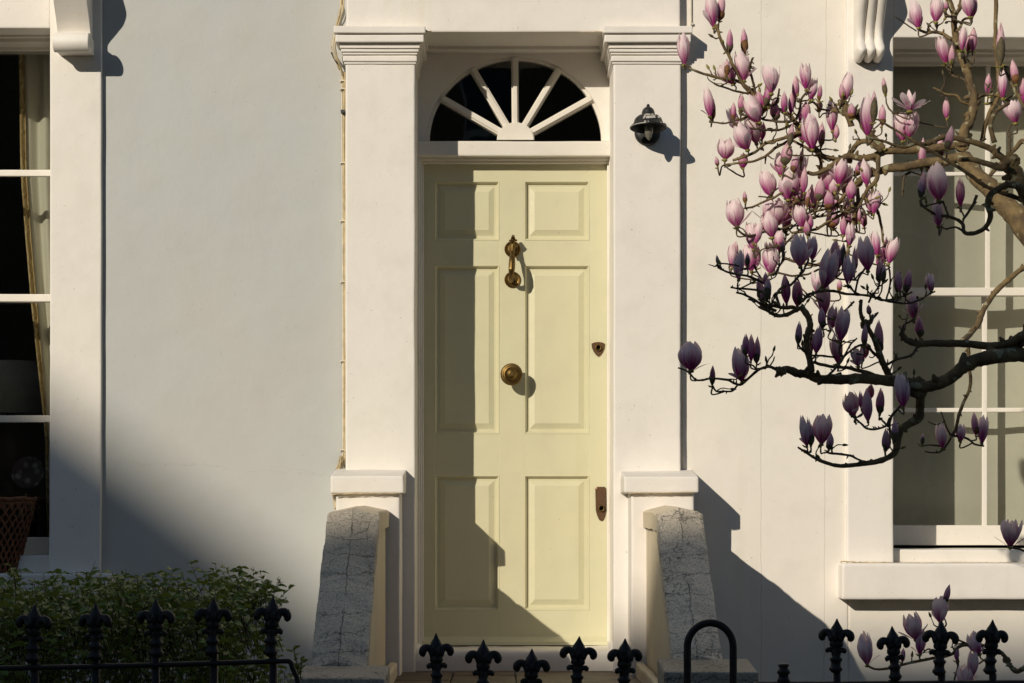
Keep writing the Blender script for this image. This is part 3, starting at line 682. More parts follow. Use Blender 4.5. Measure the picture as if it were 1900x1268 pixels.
m, nd, lk, b = new_mat('patterned_china'); vo = nd.new('ShaderNodeTexVoronoi'); vo.inputs['Scale'].default_value = 26; lk.new(mapping(nd, lk).outputs[0], vo.inputs['Vector'])
lk.new(ramp(nd, lk, vo.outputs['Distance'], [(.2, (.55, .50, .45)), (.5, (.10, .05, .06))]).outputs[0], b.inputs['Base Color']); M_china = m
m = MB(); dp = -.7
m.lathe([(30*S(1, dp), 0), (31*S(1, dp), .012), (29*S(1, dp), .014), (18*S(1, dp), .004), (.001, .004)], Matrix.Translation(P(52, 878, dp)) @ Matrix.Rotation(R(78), 4, 'X'), 28)
pl_ = m.build('plate', M_china); tag(pl_, 'round patterned plate standing in the dark behind the lower left window', 'plate')

# ================================================================== wicker basket on the left sill
bk = thing('basket', 'reddish wicker plant basket with frayed rim on the left window sill', 'basket', P(-2, 1062, .24))
dbk = .24; bc = P(-2, 1064, dbk); ub = S(1, dbk)
def br(t): return (34+t*34)*ub
Hb = 140*ub
def strand(sgn, k, n=26):
    m = MB(); pts = []
    for i in range(15):
        t = i/14; a = 2*math.pi*k/n+sgn*t*1.5
        r_ = br(t)+(.003 if (i+k) % 2 else -.001)
        pts.append(bc+Vector((r_*math.cos(a), r_*math.sin(a)*.72, t*Hb)))
    return pts
for sgn, nm in ((1, 'weave'), (-1, 'weave')):
    m = MB()
    for k in range(26): m.tube(strand(sgn, k), .0048, 5)
    m.build('wicker_weave', M_wicker, bk)
for (tt, rr_) in ((.0, .007), (.93, .006), (.985, .009)):
    m = MB(); m.tube([bc+Vector((br(tt)*math.cos(a), br(tt)*math.sin(a)*.72, tt*Hb+.003*math.sin(7*a))) for a in [2*math.pi*i/36 for i in range(37)]], rr_, 7, caps=False); m.build('rim', M_wicker, bk)
m = MB(); rg = random.Random(4)
for k in range(60):
    a = rg.uniform(0, 6.28); t0 = rg.uniform(.7, 1); p = bc+Vector((br(t0)*math.cos(a), br(t0)*math.sin(a)*.72, t0*Hb))
    q = p+Vector((math.cos(a)*rg.uniform(.0, .03), math.sin(a)*.02, rg.uniform(-.05, .02))); m.tube([p, (p+q)/2+Vector((0, 0, .012)), q], .0011, 3)
m.build('frayed_straw', M_straw, bk)['kind'] = 'stuff'
m = MB(); m.lathe([(.9*br(0), .005), (.9*br(.86), .86*Hb), (.001, .86*Hb)], Matrix.Translation(bc) @ Matrix.Diagonal((1, .72, 1, 1)), 24); m.build('soil_liner', M_soil, bk)

# ================================================================== stairs: landing, steps, flank walls
steps = thing('front_steps', 'brown tiled landing and steps leading up to the green door', 'steps', (.08, -1.4, 0))
zl = .762
m = MB(); m.box(-.46, .60, -1.30, -.29, 0, zl-.022); m.build('landing', M_grime, steps)
for i in range(4):
    for j in range(4):
        x0 = -.458+i*.264; y0 = -1.32+j*.257; q = MB(); q.rbox(x0+.003, x0+.261, y0+.003, y0+.254, zl-.022, zl+random.uniform(-.0015, .0015), .003, .2, .0006, 8); q.build('tile', M_tile, steps)
for k in range(4):
    zz = zl-.17*(k+1)
    if zz > .02:
        q = MB(); q.rbox(-.457, .597, -1.32-.27*(k+1), -1.30-.27*k+.02, .0, zz, .01, .2, .001); q.build('step', M_pave, steps)
def flank(xi, xo, xbl, xbr, label, yb, seed):
    t = thing('stair_wall', label, 'wall', ((xi+xo)/2, -1.3, 0), 'flank walls either side of the front steps')
    lo, hi = min(xi, xo), max(xi, xo); mid = (lo+hi)/2
    zr = Z(943, 1.34); ze = Z(952, 1.34); th = .072
    # horizontal part of the coping (gabled)
    def gable(sections, name, mat):
        m = MB(); n = 7; vs = []
        for (y, dz_, sl) in sections:
            for (x_, z_) in ((lo, ze-th), (lo, ze-.006), (lo+.008, ze), (mid, zr), (hi-.008, ze), (hi, ze-.006), (hi, ze-th)):
                p = Vector((x_, y, z_+dz_)); ch = max(0, noise.noise(Vector((x_*40, y*13, seed)))-.18)*.03; p += Vector((0, 0, -ch)) if x_ in (lo+.008, hi-.008, lo, hi) and z_ > ze-.01 else Vector(); nz = noise.noise_vector(p*7+Vector((seed, 0, 0)))*.004+noise.noise_vector(p*38)*.0024
                vs.append(p+nz)
        fs = []
        for s_ in range(len(sections)-1):
            for k in range(n): fs.append((s_*n+k, s_*n+(k+1) % n, (s_+1)*n+(k+1) % n, (s_+1)*n+k))
        fs += [tuple(range(n)), tuple(range((len(sections)-1)*n, len(sections)*n))]
        m.add(vs, fs, 0, False); o = m.build(name, mat, t); return o
    hs = [(-.55-.79*k/24, .012*(1-k/24)**.5, 0) for k in range(25)]
    drop = zr-Z(yb, 2.08)
    rs = [(-1.34-.74*k/60, -drop*k/60, 0) for k in range(61)]
    gable(hs[:-1]+[(-1.338, 0, 0)], 'level_coping', M_grime); gable(rs, 'raking_coping', M_copL if xi < 0 else M_copR)
    # body under the coping
    e = .012 if True else 0
    m = MB(); pol = [(-.56, 0), (-.56, ze-th+.004), (-1.34, ze-th+.004), (-2.07, ze-th-drop+.004), (-2.07, 0)]
    m.prism(pol, 0, lo+.014, hi-.014)
    bm_ = MB(); bm_.v, bm_.f, bm_.m, bm_.sm = m.v, m.f, m.m, m.sm
    bm_.build('wall_body', M_grime, t)
    m = MB(); zb_ = Z(yb, 2.08)-.008
    m.rbox(xbl, xbr, -2.35, -2.06, 0, zb_-.005, .008, .035, .003, 6, seed=seed)
    m.v = [(v[0], v[1], v[2]+(min(0, (v[1]+2.1))*.09 if v[2] > zb_-.03 else 0)) for v in m.v]
    m.build('end_block', M_cop2, t)
    m = MB()
    xk = lo-.03 if xi < xo else hi+.0
    m.rbox(xk, xk+.035, -2.05, -.6, 0, zl+.06, .012, .06, .004, 6); m.build('skirting', M_grime, t)
flank(-.4585, -.656, -.70, -.379, 'left stair wall with a ridged and deeply cracked grey coping', 1229, 1)
flank(.605, .780, .553, .870, 'right stair wall with blotchy stained pale coping below the lamp side of the door', 1217, 5)

# ================================================================== wall lamp
dlm = .363; lamp = thing('wall_lamp', 'black bell-hooded outdoor lamp with bare bulb and chipped paint on the right pilaster', 'lamp', P(1202, 246, dlm))
u2 = S(1, dlm)
m = MB(); m.lathe([(24*u2, 0), (24*u2, 3*u2), (21*u2, 7*u2), (14*u2, 9*u2), (.001, 9*u2)], Matrix.Translation(P(1201, 247, dlm)) @ Rf, 28)
cpos = P(1203, 238, dlm+.125)
m.tube([P(1201, 247, dlm+.01), P(1201, 252, dlm+.05), P(1202, 243, dlm+.09), cpos+Vector((0, 0, 26*u2))], 5*u2, 10); m.build('wall_mount', M_black, lamp)
u3 = S(1, dlm+.125)
tilt = Matrix.Translation(cpos) @ Matrix.Rotation(R(-6), 4, 'X')
m = MB(); m.lathe([(33*u3, -1*u3), (34.5*u3, 0), (34*u3, 2.5*u3), (28*u3, 8*u3), (27*u3, 11*u3), (25*u3, 17*u3), (20*u3, 22*u3), (14*u3, 24*u3), (12.5*u3, 26*u3), (12*u3, 30*u3), (10*u3, 35.5*u3), (6*u3, 39*u3), (3.4*u3, 40*u3), (3.2*u3, 43*u3), (1.8*u3, 45.5*u3), (.001, 46*u3),
         ], tilt, 32, cap=False)
m.lathe([(33*u3, -1*u3), (26*u3, 7*u3), (22*u3, 16*u3), (10*u3, 22*u3), (.001, 22*u3)], tilt, 32, cap=False); m.build('bell_hood', M_black, lamp)
mg, nd, lk, b = new_mat('frosted_bulb_glass'); b.inputs['Base Color'].default_value = (.20, .19, .15, 1); b.inputs['Roughness'].default_value = .12; b.inputs['Transmission Weight'].default_value = .25
m = MB(); Mb = Matrix.Translation(P(1204, 227, dlm+.135)); m.lathe([(4*u3, 8*u3), (7.6*u3, -1*u3), (8.4*u3, -10*u3), (7.4*u3, -20*u3), (5*u3, -28*u3), (2.4*u3, -32*u3), (.001, -33.3*u3)], Mb, 20); m.build('bulb', mg, lamp)
m = MB(); m.lathe([(4.6*u3, 7*u3), (5.4*u3, 8*u3), (5.4*u3, 18*u3), (.001, 18*u3)], Mb, 14); m.build('bulb_holder', M_black, lamp)
rg = random.Random(2); m = MB()
for k in range(34):
    a = R(-90+rg.gauss(2, 16)); hh = rg.choice([3, 12, 13, 14, 15, 16, 19]); rr_ = {3: 33.6, 12: 27, 13: 26.6, 14: 26.2, 15: 25.9, 16: 25.5, 19: 23.4}[hh]*u3
    c = tilt @ Vector(((rr_+.0006)*math.cos(a), (rr_+.0006)*math.sin(a), hh*u3)); s_ = rg.uniform(1, 3)*u3
    m.add([c+Vector((-s_, 0, -s_*.5)), c+Vector((s_, -.0005, -s_*.4)), c+Vector((s_*.7, -.0003, s_*.6)), c+Vector((-s_*.6, 0, s_*.5)), c+Vector((0, .003, 0))], [(0, 1, 2, 3), (0, 1, 4), (1, 2, 4), (2, 3, 4), (3, 0, 4)])
m.build('paint_chip', M_chip, lamp)['kind'] = 'stuff'
m = MB(); m.tube([tilt @ Vector((34.6*u3*math.cos(R(a)), 34.6*u3*math.sin(R(a)), .5*u3)) for a in range(-165, -95, 6)], .9*u3, 5); m.build('worn_rim', M_chip, lamp)

# ================================================================== cables
def sm(pts, n=6):
    pts = [Vector(p) for p in pts]; out = []
    for i in range(len(pts)-1):
        p0, p1, p2, p3 = pts[max(i-1, 0)], pts[i], pts[i+1], pts[min(i+2, len(pts)-1)]
        for k in range(n):
            t = k/n; out.append(.5*((2*p1)+(p2-p0)*t+(2*p0-5*p1+4*p2-p3)*t*t+(3*p1-p0-3*p2+p3)*t**3))
    out.append(pts[-1]); return out
cb = thing('cable_bundle', 'yellowed cables clipped down the left side of the left pilaster', 'cable', P(636, 500, DP))
dcb = DWL+.012
def cable(pts, r_, mat, dd=0):
    m = MB(); m.tube(sm([P(x, y, dcb+(pt[2] if len(pt) > 2 else 0)+dd) for pt in pts for x, y in [(pt[0], pt[1])]]), S(r_, .3), 7); m.build('cable', mat, cb)
cable([(632, -60), (633, 0), (630, 25), (622, 55), (617, 80, .05), (617, 92, .05), (628, 125, .03), (637, 150), (638, 300), (639, 500), (638, 700), (638, 820), (636, 848), (628, 872), (622, 880, .02)], 1.9, M_cable)
cable([(629, -60), (632, 0), (635, 20), (628, 45), (620, 68, .05), (619, 95, .06), (630, 118, .04), (634, 145), (635, 300), (636, 520), (636, 700), (636, 840), (632, 862), (624, 878, .02)], 1.5, M_cable2)
cable([(640, -60), (637, 10), (633, 30), (626, 52), (622, 75, .06), (624, 100, .05), (635, 140, .01), (640.5, 165), (640.5, 500), (640, 830), (633, 858), (627, 876, .02)], 1.4, M_cable, .01)
cable([(615, 98), (622, 112, .02), (630, 124, .01)], 1.6, M_dkcable, .02)
cable([(618, 918, .28), (620, 925, .2), (622, 945, .2)], 2.2, M_cable)
cable([(622, 918, .25), (623, 930, .2), (624, 948, .2)], 1.8, M_cable2)
for y in (150, 165, 302, 410, 523, 670, 835):
    m = MB(); q = P(637, y, dcb+.008); m.rbox(q.x-S(6, .3), q.x+S(5, .3), q.y-.004, q.y+.012, q.z-S(1.2, .3), q.z+S(1.2, .3), .0008, .02, .0006)
    m.rbox(q.x-S(7, .3), q.x-S(4.5, .3), q.y-.004, q.y+.012, q.z-S(2.6, .3), q.z+S(.5, .3), .0008, .02, .0006); m.build('cable_clip', M_cable2, cb)
m = MB(); m.rbox(X(633, .3), X(641, .3), -.33, -.275, Z(211, .3), Z(206, .3), .001, .02, 0); m.build('cable_tag', M_dkcable, cb)
rg = random.Random(8); m = MB()
for k in range(26):
    x0 = rg.uniform(630, 638); m.tube([P(x0, 845+rg.uniform(0, 12), dcb+.01), P((x0+rg.uniform(620, 636))/2, 863, dcb+.02+rg.uniform(0, .03)), P(rg.uniform(621, 637), rg.uniform(874, 884), dcb+.02)], S(.7, .3), 4)
m.build('dried_sealant', M_cable, cb)
cb2 = thing('cable', 'single thin cream cable running down beside the top of the right pilaster', 'cable', P(1283, 20, DWR))
m = MB(); m.tube([P(1282.5, y, DWR+.006) for y in range(-60, 60, 10)], S(1.4, .3), 7); m.build('cable_run', M_cable2, cb2)
m = MB(); q = P(1284, 45, DWR+.006); m.rbox(q.x-.006, q.x+.006, q.y-.004, q.y+.008, q.z-.005, q.z+.005, .001, .02, .0006); m.build('cable_clip', M_cable2, cb2)

# ================================================================== railings
def finial_mesh():
    m = MB(); k = .0014
    m.lathe([(.8*k, 0), (2.6*k, -4*k), (5.5*k, -10*k), (9.5*k, -16*k), (12.5*k, -22*k), (13.2*k, -28*k), (11.5*k, -34*k), (10.5*k, -40*k), (12.5*k, -44*k), (13*k, -50*k), (11.6*k, -53*k), (9*k, -55*k), (9.8*k, -58*k), (9*k, -66*k), (8.5*k, -72*k), (11.8*k, -75*k), (12.3*k, -78*k), (10*k, -81*k), (9*k, -84*k), (10*k, -90*k), (12.8*k, -94*k), (12.8*k, -97*k), (9*k, -101*k), (7*k, -103*k)], Matrix.Identity(4), 16)
    for s_ in (-1, 1):
        m.tube(sm([(s_*6*k, -4*k, -40*k), (s_*12*k, -2*k, -29*k), (s_*19*k, -1*k, -26*k), (s_*25*k, -1*k, -29.5*k), (s_*27*k, -1*k, -36*k), (s_*23.5*k, -1*k, -41.5*k)], 3), [q*k for q in [8, 7.6, 7.2, 7, 7, 6.8, 7.2, 7.6, 7.9, 8, 8, 7.8, 7.3, 6.4, 5, 3]], 9)
        m.tube(sm([(s_*7*k, -3*k, -62*k), (s_*12*k, -3*k, -58.5*k), (s_*16*k, -3*k, -60*k), (s_*15*k, -3*k, -65*k)], 2), [4*k, 4.4*k, 4.8*k, 5*k, 5*k, 4.4*k, 2.6*k], 8)
    m.tube([(0, -9*k, -22*k), (0, -13*k, -32*k), (0, -12*k, -44*k)], [3*k, 4.5*k, 3*k], 8)
    me = m.build('finial', M_iron); return me
fin0 = finial_mesh(); finme = fin0.data; bpy.data.objects.remove(fin0)
DR = 3.9
def railing(name, label, cat, tops, d, rails, lowz=.03, scale=1.0, skip_head=()):
    xs_ = [X(t[0], d) for t in tops]; root = thing(name, label, cat, (sum(xs_)/len(xs_), -d, 0), None)
    for i, (px, py) in enumerate(tops):
        p = P(px, py, d); k = .0014*scale
        o = bpy.data.objects.new('finial', finme); COL.objects.link(o); o.parent = root
        o.location = p-Vector(root['_o']); o.scale = (scale,)*3
        o.rotation_euler = (R(random.uniform(-3, 3)), R(random.uniform(-3.5, 3.5)), R(random.uniform(-24, 24)))
        o.scale = (scale*random.uniform(.94, 1.06), scale, scale*random.uniform(.97, 1.03))
        m = MB(); m.tube([p+Vector((0, 0, -100*k)), (p.x, p.y, lowz)], 7.2*k, 10); m.build('bar', M_iron, root)
    for (pts, r_) in rails:
        m = MB(); m.tube(sm([P(x, y, d+dd) for x, y, dd in pts], 5), r_*k, 8, rough=.05); m.build('rail', M_iron, root)
    return root
LT = [(-160, 1121), (-48, 1121), (65, 1121), (178, 1119), (289, 1112), (397, 1108), (507, 1106)]
railing('railing', 'black spear-topped iron railing in front of the hedge', 'railing', LT, DR,
        [([(-220, 1243, .01), (0, 1240, .01), (180, 1237, .01), (400, 1231, .01), (520, 1227, .01), (538, 1229, .01), (543, 1240, .01), (552, 1262, .01), (556, 1300, .01)], 4.6),
         ([(-220, 1650, 0), (520, 1650, 0)], 8)], scale=1.06)
GT = [(809, 1175), (897, 1187), (987, 1204), (1075, 1181), (1160, 1185)]
railing('gate', 'black iron gate with five fleur-topped spears in front of the door', 'gate', GT, DR+.05,
        [([(770, 1300, 0), (985, 1322, 0), (1200, 1300, 0)], 8), ([(770, 1650, 0), (1200, 1650, 0)], 9)])
RT = [(1553, 1148), (1655, 1162), (1747, 1151), (1842, 1150), (1938, 1150), (2034, 1150)]
rr_ = railing('railing', 'black spear-topped iron railing in front of the magnolia blossom at the right', 'railing', RT, DR,
        [([(1400, 1272, .0), (2080, 1268, 0)], 7), ([(1400, 1650, 0), (2080, 1650, 0)], 9)])
m = MB(); p = P(1454, 1232, DR); k = .0014
m.lathe([(.001, 0), (9*k, 0), (11*k, -3*k), (8*k, -7*k), (9*k, -9*k), (12*k, -13*k), (12.5*k, -17*k), (9*k, -21*k), (10*k, -27*k), (13*k, -31*k), (9*k, -36*k), (7*k, -39*k), (7*k, -.9)], Matrix.Translation(p), 14)
m.build('turned_post', M_iron, rr_)
hp = thing('gate_hoop', 'plain black round-topped iron hoop beside the gate', 'hoop', (X(1318, DR), -DR, 0))
m = MB(); a0 = P(1318, 1200, DR); rx = S(42.5, DR)
m.tube([(a0.x-rx, -DR, 0)]+[(a0.x-rx, -DR, z_) for z_ in (.5, .9)]+[(a0.x-rx*math.cos(t), -DR, a0.z+S(44, DR)*math.sin(t)) for t in [math.pi*i/22 for i in range(23)]]+[(a0.x+rx, -DR, z_) for z_ in (.9, .5, 0)], S(7, DR), 14)
m.build('bent_bar', M_iron, hp)
pl = MB(); pl.rbox(-8, -.62, -DR-.1, -DR+.1, -.12, .03, .01, .5, .002); o = pl.build('plinth', M_pave); tag(o, 'low stone plinth under the left railing', 'plinth')
pl = MB(); pl.rbox(.72, 8, -DR-.1, -DR+.1, -.12, .03, .01, .5, .002); o = pl.build('plinth', M_pave); tag(o, 'low stone plinth under the right railing', 'plinth')

# ================================================================== hedge
hed = thing('hedge', 'dense green small-leaved hedge behind the left railing', 'hedge', (-2.0, -3.1, 0))
rg = random.Random(11)
def leaf_geo(L, W, curl, wav):
    vs = []; fs = []; n = 5
    for i in range(n+1):
        t = i/n; w_ = W*math.sin(math.pi*min(1, t*.93+.05))**.75
        for s_ in (-1, 0, 1):
            vs.append(Vector((s_*w_*.5, t*L, -curl*t*t*L+abs(s_)*w_*.28+wav*math.sin(t*9+s_*1.7)*L*.06)))
    for i in range(n):
        for k in range(2): fs.append((i*3+k, i*3+k+1, i*3+k+4, i*3+k+3))
    return vs, fs
leafvars = [leaf_geo(.034*rg.uniform(.8, 1.2), .0165*rg.uniform(.85, 1.25), rg.uniform(.1, .5), rg.uniform(.5, 1.6)) for _ in range(8)]
leafme = []
for vs, fs in leafvars:
    me = bpy.data.meshes.new('leaf'); me.from_pydata(vs, [], fs); me.materials.append(M_leaf); me.polygons.foreach_set('use_smooth', [True]*len(fs)); leafme.append(me)
def edge_x(z, y):        # right boundary of the hedge
    return X(462, 3.2)+.02*math.sin(z*23)+.025*math.sin(y*17+z*9)+(max(0, 1.08-z)*.20)
def top_z(x, y): return Z(1118, 3.2)+.010*math.sin(x*15+y*4)+.008*math.sin(x*37)+.014*noise.noise(Vector((x*6, y*6, 1)))
cand = []
for s_ in range(10500):
    y = rg.uniform(-3.62, -2.6); 
    x = rg.uniform(-3.0, 0); z0 = rg.uniform(.55, 1.35); zt = top_z(x, y); ex = edge_x(z0, y)
    if x > ex or z0 > zt: continue
    depth_top = zt-z0; depth_side = ex-x; depth_front = abs(-3.62-y)
    if min(depth_top, depth_side, depth_front*1.0, abs(y+2.6)) > .14 and rg.random() < .55: continue
    if z0 < 1.0 and noise.noise(Vector((x*7, y*5, z0*7))) > .16: continue
    cand.append((x, y, z0))
leaves = []; stems = MB()
for (x, y, z) in cand:
    base = Vector((x, y, z)); dirv = Vector((rg.gauss(0, .5), rg.gauss(-.25, .5), 1)).normalized(); L = rg.uniform(.06, .13)
    tipp = base+dirv*L
    stems.tube([base-dirv*.06+Vector((0, 0, -.03)), base, tipp], [.0018, .0015, .0008], 4)
    for k in range(rg.randint(6, 9)):
        t = (k+1)/8; p = base+(tipp-base)*min(t, 1.0); a = k*2.4+rg.uniform(-.4, .4)
        out = Vector((math.cos(a), math.sin(a), rg.uniform(-.1, .75))).normalized()
        q = out.to_track_quat('Y', 'Z'); Mx = Matrix.Translation(p) @ q.to_matrix().to_4x4() @ Matrix.Rotation(rg.uniform(-.8, .8), 4, 'Y') @ Matrix.Scale(rg.uniform(.6, 1.15), 4)
        leaves.append((Mx, rg.randrange(8)))
# tall sprigs poking out of the top
for (px, ty, ph) in ((22, 1050, 30), (160, 1062, 20), (222, 1068, 16), (226, 1072, 20), (95, 1076, 15), (395, 1070, 16), (470, 1085, 22), (485, 1088, 18), (330, 1078, 12), (545, 1205, 20), (560, 1225, 20)):
    tp = P(px, ty, 3.1); bs = tp+Vector((rg.uniform(-.02, .02), 0, -.1)); stems.tube([bs, (bs+tp)/2+Vector((.005, 0, 0)), tp], [.0022, .0018, .001], 5)
    for k in range(7):
        p = bs+(tp-bs)*(.35+k*.1); a = k*2.2+px; out = Vector((math.cos(a), math.sin(a)*.5, rg.uniform(.1, 1))).normalized()
        leaves.append((Matrix.Translation(p) @ out.to_track_quat('Y', 'Z').to_matrix().to_4x4() @ Matrix.Scale(rg.uniform(.7, 1.2), 4), rg.randrange(8)))
for k in range(46):
    x = rg.uniform(-3, -.95); y = rg.uniform(-3.4, -2.8); pts = [Vector((x, y, 0))]
    for j in range(6): pts.append(pts[-1]+Vector((rg.gauss(0, .03), rg.gauss(0, .03), .175)))
    stems.tube(pts, [.009, .008, .007, .006, .005, .004, .002], 5)
stems.build('stem', M_twig, hed)['kind'] = 'stuff'
front = sorted(leaves, key=lambda l: l[0].translation.y)
lead = [l for l in front if l[0].translation.z > .93]; hero = lead[:2400:8]; ids = set(id(l) for l in hero)
st = MB(); loc = Vector(hed['_o'])
for l in leaves:
    Mx, v = l
    if id(l) in ids:
        o = bpy.data.objects.new('leaf', leafme[v]); COL.objects.link(o); o.parent = hed; o.matrix_local = Matrix.Translation(-loc) @ Mx
    else:
        vs, fs = leafvars[v]; st.add([Mx @ q for q in vs], fs, 0, True)
o = st.build('foliage', M_leaf, hed, fix=False); o['kind'] = 'stuff'

# ================================================================== magnolia
tree = thing('magnolia_tree', 'magnolia in bloom with pink and mauve goblet flowers in front of the right window', 'tree', (2.15, -3.02, 0))
tree['_o'] = (2.15, -3.02, 0)
DB, DF = 2.35, 3.42
rgm = random.Random(21)
samples = {'B': [], 'F': []}
def jag(pts, amp):
    return [p+noise.noise_vector(p*22)*amp+noise.noise_vector(p*55)*amp*.5 for p in pts]
def branch(layer, pts, r0, r1, name='branch', mat=None, dd=0, knob=.12, d0=None, stem=False):
    d = d0 if d0 is not None else (DB if layer == 'B' else DF)
    wob = rgm.uniform(-.05, .05)
    P3 = []
    for i, q in enumerate(pts):
        t = i/max(1, len(pts)-1); de = q[2] if len(q) > 2 else d+dd+wob*math.sin(3.1*t+wob*40)
        P3.append(P(q[0], q[1], de))
    c = sm(P3, 6); L = sum((a-b).length for a, b in zip(c, c[1:]))
    k = S(1, d); c2 = [c[0]]+jag(c[1:-1], (min(r0, r1)*k*.5+.0012) if max(r0, r1) < 5 else min(r0, r1)*k*.28)+[c[-1]]
    n = len(c2); ra = []
    for i in range(n):
        t = i/(n-1); r_ = (r0+(r1-r0)*t)*k
        r_ *= 1+knob*1.3*max(0, noise.noise(c2[i]*60))+knob*.8*noise.noise(c2[i]*25)
        ra.append(max(r_, .0011))
    big = max(r0, r1) > 4
    m = MB(); m.tube(c2, ra, 14 if big else 7, rough=.10 if big else .1)
    rg = rgm
    for i in range(1, n-1):                       # nodes, spurs and scars
        if rg.random() < (.20 if not stem else .1):
            a = Vector((rg.gauss(0, 1), rg.gauss(0, .6), rg.gauss(.3, 1))).normalized(); b0 = c2[i]+a*ra[i]*.5
            L_ = ra[i]*rg.uniform(1.0, 1.9) if big else max(ra[i]*rg.uniform(1.4, 3.2), .003)
            m.tube([b0, b0+a*L_*.5, b0+a*L_], [ra[i]*.75, ra[i]*.6, ra[i]*.3], 5)
    m.build(name, mat or (M_bark if max(r0, r1) > 2.6 else M_twig), tree, fix=False)
    if layer:
        for i, p in enumerate(c2): samples[layer].append((p, ra[i]))
# trunk (right of the frame) and the limbs coming in from it
T0 = (2260, 2080)
m = MB(); tp = [Vector((2.16, -3.02, -.06)), Vector((2.13, -3.03, .3)), Vector((2.08, -3.02, .75)), Vector((2.0, -3.0, 1.15)), Vector((1.935, -3.0, 1.56))]
m.tube(sm(tp, 5), [.095-.0016*i for i in range(21)], 16, rough=.1); m.build('trunk', M_bark, tree, fix=False)
def far(x, y, d): return (x, y, d)
branch('B', [(2120, 900, 3.0), (2050, 700, 2.95), (1960, 520, 2.8), (1900, 420, 2.7), (1862, 378, 2.65), (1822, 336, 2.6), (1788, 292, 2.5)], 27, 15, 'limb', knob=.08, d0=2.6)
branch('F', [(2110, 960, 3.0), (2030, 790, 3.1), (1960, 690, 3.3), (1900, 660, 3.4), (1850, 662), (1818, 666), (1790, 679), (1760, 702), (1735, 714), (1708, 716), (1662, 708), (1618, 704), (1572, 703), (1540, 705), (1514, 702), (1498, 694), (1478, 692), (1461, 686), (1446, 690)], 15, 6.5, 'limb', d0=DF)
branch('F', [(2080, 860, 3.05), (1980, 680, 3.3), (1930, 610, 3.4), (1900, 628), (1872, 648), (1845, 663), (1815, 672)], 13, 9, 'limb', d0=DF)
branch('F', [(2090, 900, 3.0), (2010, 660, 3.2), (1950, 460, 3.4), (1915, 380), (1895, 340), (1882, 318), (1862, 305)], 16, 12, 'limb', d0=DF)
